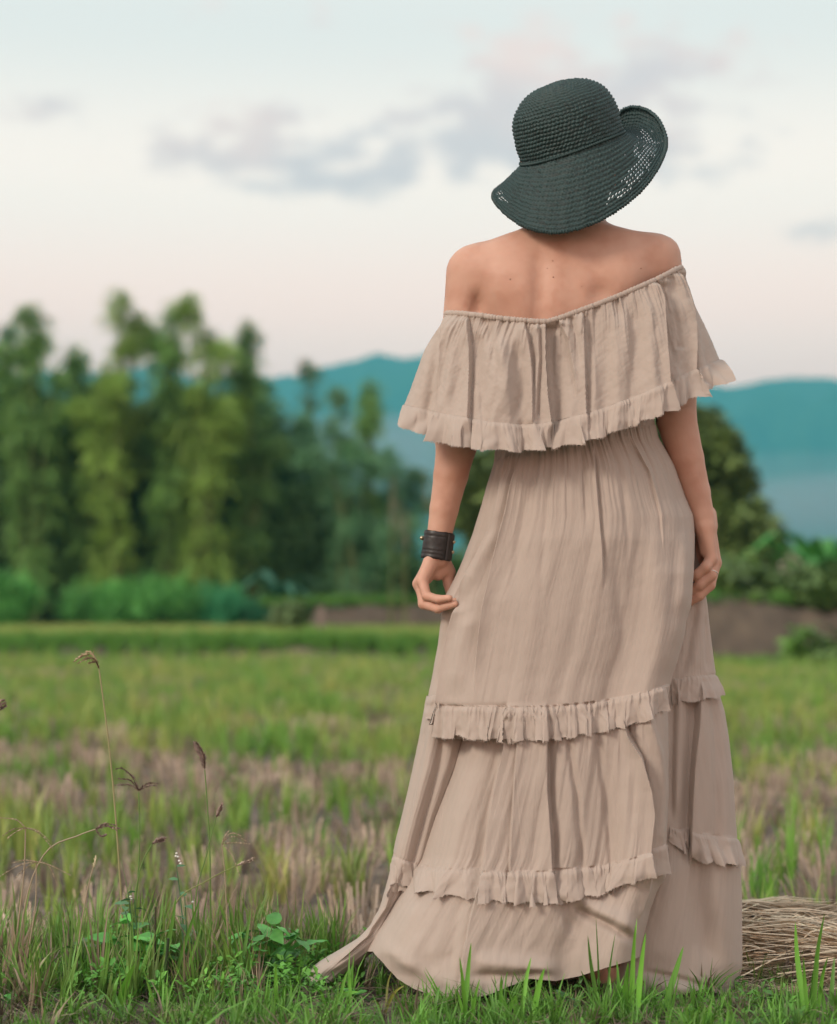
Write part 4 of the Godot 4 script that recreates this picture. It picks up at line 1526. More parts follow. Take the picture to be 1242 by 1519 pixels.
# ---- the body: joints with radii, joined by a smooth minimum and meshed as surface nets
class Field:
	var loft := []          # rows [y, left x, right x, front z, back z], top to bottom
	var bones := PackedVector3Array()   # pairs of ends
	var radii := PackedFloat32Array()   # pairs of radii
	var cuts := []          # [a, b, radius, strength]
	var bumps := []         # [centre, radii, strength]
	var blend := 0.02
	var yt := PackedFloat32Array()
	var lt := PackedVector3Array()
	var lt2 := PackedVector2Array()

	func bone(a: Vector3, b: Vector3, ra: float, rb: float) -> void:
		bones.append(a)
		bones.append(b)
		radii.append(ra)
		radii.append(rb)

	func chain(p: Array, r: Array) -> void:
		for i in p.size() - 1:
			bone(p[i], p[i + 1], r[i], r[i + 1])

	func value(p: Vector3) -> float:
		var best := 1e3
		var e := blend
		for i in range(0, bones.size(), 2):
			var a := bones[i]
			var ab := bones[i + 1] - a
			var t := clampf((p - a).dot(ab) / maxf(ab.length_squared(), 1e-9), 0.0, 1.0)
			var d := p.distance_to(a + ab * t) - lerpf(radii[i], radii[i + 1], t)
			if d < best + e:
				var h := clampf(0.5 + 0.5 * (best - d) / e, 0.0, 1.0)
				best = lerpf(best, d, h) - e * h * (1.0 - h)
		if loft.size():
			var d := trunk(p)
			var k := 0.03
			var h := clampf(0.5 + 0.5 * (best - d) / k, 0.0, 1.0)
			best = lerpf(best, d, h) - k * h * (1.0 - h)
		for b in bumps:
			var q: Vector3 = (p - b[0]) / b[1]
			best -= b[2] * exp(-q.length_squared())
		return best

	func trunk(p: Vector3) -> float:
		var n := loft.size()
		var over := 0.0
		var y := p.y
		if y > loft[0][0]:
			over = y - loft[0][0]
			y = loft[0][0]
		elif y < loft[n - 1][0]:
			over = loft[n - 1][0] - y
			y = loft[n - 1][0]
		var i := 0
		while i < n - 2 and y < loft[i + 1][0]:
			i += 1
		var t: float = (loft[i][0] - y) / (loft[i][0] - loft[i + 1][0])
		t = clampf(t, 0.0, 1.0)
		var l: float = lerpf(loft[i][1], loft[i + 1][1], t)
		var r: float = lerpf(loft[i][2], loft[i + 1][2], t)
		var f: float = lerpf(loft[i][3], loft[i + 1][3], t)
		var b: float = lerpf(loft[i][4], loft[i + 1][4], t)
		var w := (r - l) * 0.5
		var dz := (b - f) * 0.5
		var x := absf(p.x - (l + r) * 0.5) / w
		var z := absf(p.z - (f + b) * 0.5) / dz
		var m := pow(pow(x, 2.5) + pow(z, 2.5), 0.4)
		var d := (m - 1.0) * minf(w, dz) * (1.0 if m < 1.0 else 1.0)
		return maxf(d, over) if over > 0.0 else d

	# adds the surface inside the box LO..HI, in cells of size S, to the lists V and IDX
	func mesh_into(lo: Vector3, hi: Vector3, s: float, v: PackedVector3Array, idx: PackedInt32Array) -> Array:
		var nx := int((hi.x - lo.x) / s) + 2
		var ny := int((hi.y - lo.y) / s) + 2
		var nz := int((hi.z - lo.z) / s) + 2
		var d := PackedFloat32Array()
		d.resize(nx * ny * nz)
		d.fill(1.0)
		var blk := 5
		for bx in range(0, nx, blk):
			for by in range(0, ny, blk):
				for bz in range(0, nz, blk):
					var c := lo + Vector3(bx + blk * 0.5, by + blk * 0.5, bz + blk * 0.5) * s
					var e := value(c)
					if absf(e) > blk * s * 1.25 + 0.012:
						if e < 0.0:
							for x in range(bx, mini(bx + blk, nx)):
								for y in range(by, mini(by + blk, ny)):
									for z in range(bz, mini(bz + blk, nz)):
										d[(x * ny + y) * nz + z] = -1.0
						continue
					for x in range(bx, mini(bx + blk, nx)):
						for y in range(by, mini(by + blk, ny)):
							for z in range(bz, mini(bz + blk, nz)):
								d[(x * ny + y) * nz + z] = value(lo + Vector3(x, y, z) * s)
		var at_cell := {}
		var corner := [0, nz * ny, nz, nz * ny + nz, 1, nz * ny + 1, nz + 1, nz * ny + nz + 1]
		var cp := [Vector3(0, 0, 0), Vector3(1, 0, 0), Vector3(0, 1, 0), Vector3(1, 1, 0), Vector3(0, 0, 1), Vector3(1, 0, 1), Vector3(0, 1, 1), Vector3(1, 1, 1)]
		var edges := [[0, 1], [2, 3], [4, 5], [6, 7], [0, 2], [1, 3], [4, 6], [5, 7], [0, 4], [1, 5], [2, 6], [3, 7]]
		for x in nx - 1:
			for y in ny - 1:
				for z in nz - 1:
					var o := (x * ny + y) * nz + z
					var first := d[o] < 0.0
					var same := true
					for k in range(1, 8):
						if (d[o + corner[k]] < 0.0) != first:
							same = false
							break
					if same:
						continue
					var sum := Vector3.ZERO
					var m := 0
					for e in edges:
						var a: float = d[o + corner[e[0]]]
						var b: float = d[o + corner[e[1]]]
						if (a < 0.0) != (b < 0.0):
							sum += cp[e[0]].lerp(cp[e[1]], a / (a - b))
							m += 1
					at_cell[o] = v.size()
					v.append(lo + (Vector3(x, y, z) + sum / m) * s)
		var sx := ny * nz
		for o in at_cell:
			var z: int = o % nz
			var y: int = (o / nz) % ny
			var x: int = o / sx
			var a := d[o] < 0.0
			if y > 0 and z > 0 and (d[o + sx] < 0.0) != a:
				quad(idx, at_cell, o, o - nz, o - nz - 1, o - 1, a)
			if x > 0 and z > 0 and (d[o + nz] < 0.0) != a:
				quad(idx, at_cell, o, o - 1, o - 1 - sx, o - sx, a)
			if x > 0 and y > 0 and (d[o + 1] < 0.0) != a:
				quad(idx, at_cell, o, o - sx, o - sx - nz, o - nz, a)
		return [v, idx]

	func quad(idx: PackedInt32Array, c: Dictionary, a: int, b: int, e: int, f: int, flip: bool) -> void:
		if not (c.has(a) and c.has(b) and c.has(e) and c.has(f)):
			return
		if flip:
			idx.append_array([c[a], c[e], c[b], c[a], c[f], c[e]])
		else:
			idx.append_array([c[a], c[b], c[e], c[a], c[e], c[f]])


var body_v := PackedVector3Array()
var body_i := PackedInt32Array()


func grow(f: Field, lo: Vector3, hi: Vector3, s: float) -> void:
	var r := f.mesh_into(lo, hi, s, body_v, body_i)
	body_v = r[0]
	body_i = r[1]


func make_body(person: Node3D) -> void:
	# trunk, neck and head
	var f := Field.new()
	f.blend = 0.03
	for r in [[318, 796, 893, -0.055, 0.058], [334, 782, 906, -0.058, 0.066], [343, 764, 938, -0.060, 0.072], [350, 742, 972, -0.062, 0.074], [358, 722, 986, -0.066, 0.078], [368, 704, 990, -0.072, 0.084], [385, 694, 988, -0.080, 0.092], [410, 695, 982, -0.090, 0.100], [440, 703, 972, -0.100, 0.106], [470, 712, 962, -0.110, 0.106], [530, 728, 955, -0.115, 0.100],
			[600, 745, 958, -0.095, 0.090], [640, 745, 968, -0.090, 0.095], [700, 752, 970, -0.095, 0.10], [780, 760, 985, -0.10, 0.11], [860, 765, 985, -0.09, 0.09]]:
		var b := at(r[1], r[0], 0.02)
		f.loft.append([b.y, b.x, at(r[2], r[0], 0.02).x, r[3], r[4]])
	# shoulders and upper arms
	var ls := at(703, 408, 0.005)
	var rs := at(968, 388, 0.005)
	f.chain([ls, at(688, 520, 0.0), at(677, 655, -0.005)], [0.051, 0.043, 0.040])
	f.chain([rs, at(992, 480, 0.0), at(1001, 600, -0.01)], [0.050, 0.043, 0.039])
	# the shoulder blades, the hollow of the spine and beside the blades, the folds at the armpits
	f.bumps = [[at(745, 415, 0.10), Vector3(0.045, 0.05, 0.05), 0.006], [at(930, 400, 0.095), Vector3(0.045, 0.05, 0.05), 0.007], [at(800, 440, 0.11), Vector3(0.014, 0.085, 0.05), -0.0085], [at(806, 395, 0.10), Vector3(0.016, 0.05, 0.04), -0.003],
		[at(893, 434, 0.11), Vector3(0.018, 0.016, 0.03), -0.010], [at(880, 410, 0.11), Vector3(0.015, 0.04, 0.03), -0.003], [at(708, 452, 0.07), Vector3(0.011, 0.022, 0.05), -0.014], [at(775, 450, 0.11), Vector3(0.02, 0.05, 0.03), 0.0025], [at(828, 450, 0.11), Vector3(0.02, 0.05, 0.03), 0.003],
		[at(842, 350, 0.075), Vector3(0.012, 0.012, 0.02), 0.002], [at(870, 428, 0.10), Vector3(0.014, 0.03, 0.03), 0.003]]
	grow(f, at(640, 880, 0.0) - Vector3(0, 0, 0.16), at(1040, 322, 0.0) + Vector3(0, 0, 0.18), 0.0072)
	var h := Field.new()
	h.blend = 0.03
	var hc := at(846, 238, -0.02)
	h.chain([at(845, 350, 0.002), at(846, 300, -0.005)], [0.056, 0.052])
	h.chain([hc + Vector3(0, 0.02, 0.012), hc + Vector3(0, -0.045, -0.03)], [0.082, 0.062])
	h.bone(hc + Vector3(0, -0.085, -0.06), hc + Vector3(0, -0.09, -0.066), 0.03, 0.024)
	h.bone(hc + Vector3(0, -0.01, -0.088), hc + Vector3(0, -0.04, -0.106), 0.008, 0.012)      # nose
	h.bone(hc + Vector3(-0.016, -0.068, -0.088), hc + Vector3(0.016, -0.068, -0.088), 0.007, 0.007)  # mouth
	for k in [-1, 1]:
		h.bone(hc + Vector3(0.078 * k, 0.005, -0.005), hc + Vector3(0.082 * k, -0.04, -0.012), 0.014, 0.009)  # ear
	h.bumps = [[hc + Vector3(-0.032, 0.0, -0.088), Vector3(0.017, 0.011, 0.02), -0.010], [hc + Vector3(0.032, 0.0, -0.088), Vector3(0.017, 0.011, 0.02), -0.010]]
	grow(h, hc - Vector3(0.12, 0.17, 0.15), hc + Vector3(0.12, 0.13, 0.13), 0.006)
	# left forearm and hand: the fingers pinch the skirt against the thumb
	var l := Field.new()
	l.blend = 0.012
	l.chain([at(681, 620, -0.005), at(677, 662, -0.004), at(669, 705, -0.002), at(659, 755, 0.0), at(651, 800, 0.0), at(648, 826, 0.0)], [0.039, 0.0375, 0.032, 0.0265, 0.0228, 0.0230])
	l.bone(at(645, 806, -0.008), at(648, 826, -0.012), 0.021, 0.022)
	var lk := [at(627, 861, 0.022), at(624, 864, 0.006), at(622, 866, -0.012), at(624, 866, -0.030)]
	for k in 4:
		l.bone(at(643 + k * 2, 826, 0.010 - k * 0.009), lk[k], 0.016, 0.0125 if k else 0.0115)
	l.bone(at(641, 838, -0.004), at(632, 856, -0.012), 0.016, 0.014)
	var lf := Field.new()
	lf.blend = 0.005
	lf.chain([lk[0], at(633, 884, 0.040), at(651, 889, 0.066), at(667, 887, 0.084)], [0.0102, 0.0086, 0.0076, 0.0062])
	lf.chain([lk[1], at(628, 896, 0.026), at(650, 903, 0.054), at(675, 896, 0.080)], [0.0106, 0.0092, 0.0081, 0.0066])
	lf.chain([lk[2], at(631, 896, 0.004), at(652, 901, 0.030), at(676, 892, 0.062)], [0.0112, 0.0100, 0.0088, 0.0070])
	lf.chain([lk[3], at(636, 892, -0.036), at(655, 897, -0.026), at(672, 885, -0.014)], [0.0110, 0.0096, 0.0084, 0.0068])
	l.bone(at(652, 830, -0.016), at(664, 848, -0.022), 0.019, 0.0155)
	l.bone(at(657, 846, -0.012), at(650, 852, -0.010), 0.013, 0.012)
	lf.chain([at(664, 849, -0.022), at(666, 866, -0.018), at(668, 884, -0.002)], [0.0125, 0.0100, 0.0075])
	join(l, lf)
	grow(l, at(600, 914, -0.02) - Vector3(0, 0, 0.06), at(712, 640, 0.0) + Vector3(0.03, 0, 0.11), 0.0030)
	# right forearm and hand: fingers curl round the edge of the skirt
	var r := Field.new()
	r.blend = 0.012
	r.chain([at(1002, 570, -0.012), at(1003, 620, -0.012), at(1018, 680, -0.008), at(1033, 730, -0.002), at(1043, 765, 0.004), at(1046, 782, 0.006)], [0.040, 0.0375, 0.0325, 0.0258, 0.0208, 0.0210])
	r.bone(at(1048, 764, -0.012), at(1049, 780, -0.012), 0.019, 0.020)
	var rk := [at(1055, 829, 0.016), at(1060, 832, 0.000), at(1061, 835, -0.017), at(1058, 838, -0.034)]
	for k in 4:
		r.bone(at(1046 + k, 782, 0.012 - k * 0.009), rk[k], 0.0165, 0.0122 if k else 0.0115)
	r.bone(at(1051, 797, 0.0), at(1056, 820, -0.006), 0.016, 0.014)
	r.bone(at(1044, 795, 0.004), at(1047, 818, 0.010), 0.013, 0.011)
	var rf := Field.new()
	rf.blend = 0.005
	rf.chain([rk[0], at(1047, 841, 0.026), at(1034, 852, 0.022), at(1024, 858, 0.010)], [0.0112, 0.0096, 0.0086, 0.0072])
	rf.chain([rk[1], at(1055, 853, 0.014), at(1038, 868, 0.016), at(1023, 878, 0.006)], [0.0116, 0.0102, 0.0092, 0.0074])
	rf.chain([rk[2], at(1053, 868, 0.002), at(1037, 884, 0.006), at(1020, 894, 0.000)], [0.0116, 0.0102, 0.0092, 0.0074])
	rf.chain([rk[3], at(1053, 866, -0.022), at(1038, 884, -0.012), at(1024, 894, -0.006)], [0.0112, 0.0096, 0.0084, 0.0070])
	rf.chain([at(1044, 800, -0.034), at(1036, 828, -0.040), at(1028, 850, -0.036)], [0.016, 0.011, 0.008])
	join(r, rf)
	grow(r, at(975, 905, 0.0) - Vector3(0, 0, 0.07), at(1080, 585, 0.0) + Vector3(0, 0, 0.06), 0.0030)
	# legs and feet under the skirt
	var g := Field.new()
	g.blend = 0.02
	for k in [-1, 1]:
		var hip := at(856 + 62 * k, 800, 0.0)
		var heel := at(893, 1452, 0.055) if k > 0 else at(815, 1460, 0.04)
		heel.y = 0.045
		g.chain([hip, (hip + heel) * 0.5 + Vector3(0, 0.0, -0.02), heel + Vector3(0, 0.07, -0.01)], [0.085, 0.055, 0.036])
		g.chain([heel + Vector3(0, 0.07, -0.01), heel + Vector3(0, -0.004, 0.0), heel + Vector3(0.015 * k, -0.012, -0.13), heel + Vector3(0.02 * k, -0.022, -0.19)], [0.034, 0.030, 0.028, 0.018])
	grow(g, Vector3(0.0, 0.0, -0.25), Vector3(0.48, 0.95, 0.14), 0.011)
	var b := put("body", mesh_of(body_v, body_i), M.skin, person)
	body_v = PackedVector3Array()
	body_i = PackedInt32Array()
	for q in [[820, 387, 1.1], [821, 411, 1.4], [757, 414, 1.2], [812, 398, 0.8], [951, 398, 1.2], [863, 425, 0.8]]:
		var zz := 0.14
		while zz > 0.02 and f.value(at(q[0], q[1], zz)) > 0.0002:
			zz -= 0.0004
		var m := SphereMesh.new()
		m.radius = 0.0011 * q[2]
		m.height = 0.0016 * q[2]
		m.radial_segments = 10
		m.rings = 5
		put("mole", m, M.mole, b).position = at(q[0], q[1], zz)


# joins the crisp field of the fingers into that of the hand
func join(hand: Field, fingers: Field) -> void:
	hand.blend = 0.0042
	for i in fingers.bones.size():
		hand.bones.append(fingers.bones[i])
		hand.radii.append(fingers.radii[i])


# ---- the hat
func make_hat(person: Node3D) -> void:
	var hat := Node3D.new()
	hat.name = "hat"
	person.add_child(hat)
	hat.set_meta("label", "dark green crocheted bucket hat with a floppy openwork brim")
	var centre := at(850, 222, -0.005)
	var lean := deg_to_rad(15.0)
	var up := Vector3(-0.305 * cos(lean), 0.952 * cos(lean), sin(lean)).normalized()
	var e1 := Vector3(0.952, 0.305, 0.0)
	e1 = (e1 - up * e1.dot(up)).normalized()
	var e2 := e1.cross(up)
	# crown: a dome worked in rounds
	var prof := curve([Vector3(0.0965, 0, 0), Vector3(0.0975, 0.022, 0), Vector3(0.0975, 0.045, 0), Vector3(0.0945, 0.068, 0), Vector3(0.086, 0.089, 0), Vector3(0.069, 0.106, 0), Vector3(0.048, 0.117, 0), Vector3(0.024, 0.1225, 0), Vector3(0.001, 0.1235, 0)], 400)
	var run := PackedFloat32Array([0.0])
	for i in range(1, 400):
		run.append(run[i - 1] + prof[i].distance_to(prof[i - 1]))
	var total := run[399]
	var pitch := 0.0068
	var rounds := int(total / pitch)
	var per := 7
	var rows := rounds * per + 1
	var cols := 620
	var v := PackedVector3Array()
	var c := PackedColorArray()
	var i := 0
	for r in rows:
		var q := float(rows - 1 - r) / (rows - 1) * rounds     # from the tip down to the band
		var want := q / rounds * total
		i = run.bsearch(want)
		i = clampi(i, 1, 398)
		var p: Vector3 = prof[i - 1].lerp(prof[i], clampf((want - run[i - 1]) / maxf(run[i] - run[i - 1], 1e-7), 0.0, 1.0))
		var tang: Vector3 = (prof[i + 1] - prof[i - 1]).normalized()
		for k in cols:
			var a := TAU * k / (cols - 1)
			var d := stitch(q, a, p.x)
			var wob := 0.0018 * noise.get_noise_2d(cos(a) * 2.0 + q * 0.12, sin(a) * 2.0)
			var rad := p.x + tang.y * (d.x + wob)
			v.append(centre + up * (p.y - tang.x * (d.x + wob)) + (e1 * cos(a) + e2 * sin(a)) * rad)
			c.append(Color.WHITE * d.y)
	var idx := grid_index(rows, cols)
	put("crown", mesh_of(v, idx, PackedVector2Array(), PackedVector3Array(), c), M.straw_hat, hat)
	# brim: from the band to a drooping edge that kicks up on the right
	var edge := [[0, 988, 208, 0.0], [22, 982, 236, 0.05], [45, 958, 274, 0.095], [67, 920, 308, 0.12], [90, 872, 334, 0.135], [112, 826, 345, 0.132], [135, 784, 338, 0.105], [158, 750, 316, 0.055], [180, 732, 292, 0.0], [205, 744, 276, -0.06], [230, 775, 262, -0.11], [260, 825, 240, -0.14], [290, 885, 205, -0.135], [315, 925, 163, -0.10], [335, 958, 163, -0.065], [348, 978, 180, -0.03], [360, 988, 208, 0.0]]
	rounds = 15
	rows = rounds * 6 + 1
	cols = 780
	v = PackedVector3Array()
	c = PackedColorArray()
	var open := PackedByteArray()
	open.resize(rows * cols)
	var rim := []
	for k in cols:
		var deg := 360.0 * k / (cols - 1)
		var j := 0
		while j < edge.size() - 2 and deg > edge[j + 1][0]:
			j += 1
		var f: float = (deg - edge[j][0]) / (edge[j + 1][0] - edge[j][0])
		var pts := []
		for o in [-1, 0, 1, 2]:
			var w: int = (j + o + edge.size() - 1) % (edge.size() - 1)
			pts.append(at(edge[w][1], edge[w][2], edge[w][3]))
		rim.append(pts[1].cubic_interpolate(pts[2], pts[0], pts[3], f) + Vector3(0, 0.0016 * noise.get_noise_1d(deg * 0.12), 0))
	for r in rows:
		var q := float(r) / (rows - 1) * rounds
		var t := q / rounds
		for k in cols:
			var a := TAU * k / (cols - 1)
			var radial := e1 * cos(a) + e2 * sin(a)
			var band := centre + radial * 0.0965
			var out: Vector3 = rim[k]
			# leaves the crown downward, then bends out toward the edge; on the far right it first dips and then curls up
			var curl := smoothstep(-1.1, -0.35, -absf(wrapf(a, -PI, PI) + 0.55))
			var mid := band.lerp(out, 0.5) + radial * (0.010 + 0.004 * curl) - up * (0.008 + 0.028 * curl)
			var p := band * (1 - t) * (1 - t) + mid * 2.0 * t * (1 - t) + out * t * t
			var tang := (mid - band) * 2.0 * (1 - t) + (out - mid) * 2.0 * t
			var around := e2 * cos(a) - e1 * sin(a)
			var n := around.cross(tang).normalized()
			if n.dot(radial + up * 0.6) < 0.0:
				n = -n
			var far := p.distance_to(centre)
			var d := stitch(q + 0.5, a, 0.098 + 0.075 * t)
			p += n * (d.x * 1.35 + 0.003 * t * noise.get_noise_2d(cos(a) * 3.0 + 5.0, sin(a) * 3.0))
			v.append(p)
			c.append(Color.WHITE * d.y)
			# loose openwork where the brim is stretched on the right, and a little at the left tip
			var deg := rad_to_deg(a)
			var loose := blob(deg, q, 14.0, 7.5, 26.0, 4.2) + blob(deg, q, 46.0, 10.0, 20.0, 2.6) + 0.8 * blob(deg, q, 172.0, 11.5, 12.0, 1.8) + 0.55 * blob(deg, q, 70.0, 12.0, 16.0, 1.8) + blob(deg, q, 358.0, 7.5, 16.0, 3.4)
			loose += 0.75 * noise.get_noise_2d(deg * 0.09, q * 0.45) + 0.3 * noise.get_noise_2d(deg * 0.4, q * 1.4)
			var fr := fposmod(q + 0.5, 1.0)
			var num := roundf(TAU * (0.098 + 0.075 * t) / 0.0076)
			var sp := fposmod(a * num / TAU + 0.5 * fposmod(floorf(q + 0.5), 2.0), 1.0)
			if loose > 0.60 and q > 1.0 and q < 13.4 and minf(fr, 1.0 - fr) < 0.16 + 0.14 * minf(loose, 1.0) and absf(sp - 0.5) < 0.16 + 0.13 * minf(loose, 1.0):
				open[r * cols + k] = 1
	idx = PackedInt32Array()
	for r in rows - 1:
		for k in cols - 1:
			var a := r * cols + k
			if open[a] and open[a + cols + 1]:
				continue
			idx.append_array([a, a + 1, a + cols + 1, a, a + cols + 1, a + cols])
	put("brim", mesh_of(v, idx, PackedVector2Array(), PackedVector3Array(), c), M.straw_hat, hat)
	# the edge round of the brim, and the cord round the crown
	put("brim_edge", rope(rim, 0.0034, 190, 0.0011), M.straw_hat, hat)
	var cord := []
	for k in 200:
		var a := TAU * k / 199.0
		cord.append(centre + (e1 * cos(a) + e2 * sin(a)) * 0.1005 + up * (0.003 + 0.002 * sin(a * 2.0)))
	put("cord", rope(cord, 0.0026, 150, 0.0007), M.straw_hat, hat)
	# hair pinned up under the hat
	var hp := SphereMesh.new()
	hp.radius = 0.089
	hp.height = 0.178
	put("hair", hp, M.hair, person).position = at(846, 232, -0.012)


# Crochet relief at round Q, angle A and radius R: (height, tone).
func stitch(q: float, a: float, r: float) -> Vector2:
	var row := floorf(q)
	var f := q - row
	q += 0.22 * noise.get_noise_2d(cos(a) * 5.0 + q * 0.05, sin(a) * 5.0 + 20.0)
	row = floorf(q)
	f = q - row
	var num := maxf(6.0, roundf(TAU * r / 0.0076))
	var ridge := pow(maxf(sin(PI * f), 0.0), 0.7)
	var s := a * num / TAU + 0.5 * fposmod(row, 2.0) + 0.32 * (f - 0.5)
	var g := absf(fposmod(s, 1.0) - 0.5) * 2.0
	var knot := 1.0 - 0.8 * pow(g, 2.2)
	var own := noise.get_noise_2d(floorf(s) * 3.7, row * 5.3)
	return Vector2(0.0031 * ridge * knot * (1.0 + 0.4 * own), clampf(1.0 + 0.8 * own, 0.5, 1.7))


func rope(pts: Array, r: float, turns: int, bump: float) -> ArrayMesh:
	var v := PackedVector3Array()
	var c := PackedColorArray()
	var n := turns * 5
	var sides := 9
	for i in n:
		var t := float(i) / (n - 1) * (pts.size() - 1)
		var k := mini(int(t), pts.size() - 2)
		var p: Vector3 = pts[k].lerp(pts[k + 1], t - k)
		var d: Vector3 = (pts[k + 1] - pts[k]).normalized()
		var e1 := d.cross(Vector3(0.1, 1.0, 0.3)).normalized()
		var e2 := e1.cross(d)
		var rad := r + bump * sin(TAU * i / 5.0) + bump * 0.8 * noise.get_noise_1d(i * 0.21)
		var tone := 1.0 + 0.35 * noise.get_noise_1d(i * 0.2 + 40.0)
		for s in sides:
			var a := TAU * s / (sides - 1) + 0.25 * sin(TAU * i / 5.0)
			v.append(p + e1 * cos(a) * rad + e2 * sin(a) * rad)
			c.append(Color.WHITE * tone)
	var idx := PackedInt32Array()
	for i in n - 1:
		for s in sides - 1:
			var a := i * sides + s
			idx.append_array([a, a + 1, a + sides + 1, a, a + sides + 1, a + sides])
	return mesh_of(v, idx, PackedVector2Array(), PackedVector3Array(), c)


func make_bracelet(person: Node3D) -> void:
	var cuff := Node3D.new()
	cuff.name = "leather_cuff"
	person.add_child(cuff)
	cuff.set_meta("label", "wide black leather cuff on the left wrist")
	var a := at(652, 789, 0.0)
	var b := at(646.5, 830, 0.0)
	var ax := (b - a).normalized()
	var e1 := ax.cross(Vector3(0, 0, 1)).normalized()
	var e2 := e1.cross(ax)
	var v := PackedVector3Array()
	var rows := 28
	var cols := 90
	var prof := []
	for r in rows:
		var t := float(r) / (rows - 1)
		prof.append(t)
	for side in 2:
		for r in rows:
			var t: float = prof[r]
			for k in cols:
				var w := TAU * k / (cols - 1)
				var rx := lerpf(0.0268, 0.0272, t) + (0.0014 if side == 0 else -0.0012)
				var rz := lerpf(0.0262, 0.0268, t) + (0.0014 if side == 0 else -0.0012)
				var groove := 0.0
				if side == 0:
					for g in [0.18, 0.70, 0.84]:
						groove -= 0.0007 * exp(-pow((t - g) / 0.025, 2.0))
					groove -= 0.0012 * pow(absf(2.0 * t - 1.0), 12.0)
					groove += 0.0012 * noise.get_noise_2d(w * 0.8, t * 1.2)
				v.append(a.lerp(b, t) + e1 * cos(w) * (rx + groove) + e2 * sin(w) * (rz + groove) + ax * 0.0012 * noise.get_noise_2d(cos(w) * 1.5, 3.0 + sin(w) * 1.5) * (2.0 * t - 1.0))
	var idx := grid_index(rows, cols)
	idx.append_array(grid_index(rows, cols, rows * cols))
	for e in [0, rows - 1]:
		for k in cols - 1:
			var o: int = e * cols + k
			var i2 := rows * cols + o
			idx.append_array([o, o + 1, i2 + 1, o, i2 + 1, i2])
	put("band", mesh_of(v, idx), M.leather, cuff)
	# the overlapping flap with its studs, and the snap on the outer side
	var flap := PackedVector3Array()
	for r in 12:
		var t := lerpf(0.06, 0.98, r / 11.0)
		for k in 14:
			var w := lerpf(0.25, 0.95, k / 13.0) * (1.0 if e1.x > 0.0 else -1.0) + (0.0 if e1.x > 0.0 else PI)
			var lift := 0.0032 - 0.0024 * pow(absf(2.0 * k / 13.0 - 1.0), 6.0)
			flap.append(a.lerp(b, t) + e1 * cos(w) * (0.0284 + lift) + e2 * sin(w) * (0.0276 + lift))
	put("flap", mesh_of(flap, grid_index(12, 14)), M.leather, cuff)
	var right := e1 if e1.x > 0.0 else -e1
	for s in [[0.3, 0.45], [0.66, 0.42]]:
		var m := SphereMesh.new()
		m.radius = 0.0034
		m.height = 0.0068
		m.radial_segments = 12
		m.rings = 6
		put("stud", m, M.metal, cuff).position = a.lerp(b, s[0]) + (right * cos(s[1]) + Vector3(0, 0, 1) * sin(s[1])) * 0.032
	var snap := SphereMesh.new()
	snap.radius = 0.0042
	snap.height = 0.0084
	snap.radial_segments = 12
	snap.rings = 6
	put("snap", snap, M.metal, cuff).position = a.lerp(b, 0.3) - right * 0.0305


func make_person() -> void:
	var person := Node3D.new()
	person.name = "person"
	add_child(person)
	tag(person, "woman seen from behind in a ruffled tan maxi dress and a dark crochet hat", "person")
	make_body(person)
	var dress := Node3D.new()
	dress.name = "dress"
	person.add_child(dress)
	make_dress(dress)
	make_hat(person)
	make_bracelet(person)
	# the ring on her right ring finger
	var t := TorusMesh.new()
	t.inner_radius = 0.0098
	t.outer_radius = 0.0118
	t.rings = 32
	t.ring_segments = 8
	var o := put("finger_ring", t, M.silver, person)
	var a := at(1060, 832, 0.0)
	var b := at(1055, 853, 0.014)
	var d := (b - a).normalized()
	var side := d.cross(Vector3(0, 0, 1)).normalized()
	o.transform = Transform3D(Basis(side, d, side.cross(d)), a.lerp(b, 0.86))
	# sandals
	for k in [-1, 1]:
		var heel := at(893, 1452, 0.055) if k > 0 else at(815, 1460, 0.04)
		heel.y = 0.0
		var sandal := Node3D.new()
		sandal.name = "sandal"
		person.add_child(sandal, true)
		var v := PackedVector3Array()
		for r in 2:
			for c in 28:
				var w := TAU * c / 27.0
				v.append(heel + Vector3(0.035 * sin(w) + 0.01 * k, 0.022 - 0.022 * r, -0.075 + 0.115 * cos(w)))
		var idx := grid_index(2, 28)
		for c in 26:
			idx.append_array([0, c + 2, c + 1])
		put("sole", mesh_of(v, idx), M.wood, sandal)
		var strap := []
		for c in 12:
			var w := lerpf(-0.4, PI + 0.4, c / 11.0)
			strap.append(heel + Vector3(0.036 * cos(w), 0.055, -0.005 + 0.040 * sin(w)))
		put("strap", tube(strap, [0.004, 0.004, 0.004, 0.004, 0.004, 0.004, 0.004, 0.004, 0.004, 0.004, 0.004, 0.004], 6), M.brown_leather, sandal)


# ------------------------------------------------------------------ plants on the bund, near the camera
func near_foot(px: float, py: float) -> Vector3:
	# where the sight line through that place meets the ground of the bund
	var d := EYE_Y * FOCAL / (py - HORIZON)
	var z := EYE_Z - d
	return Vector3((px - MID_X) * d / FOCAL, ground_height((px - MID_X) * d / FOCAL, z), z)


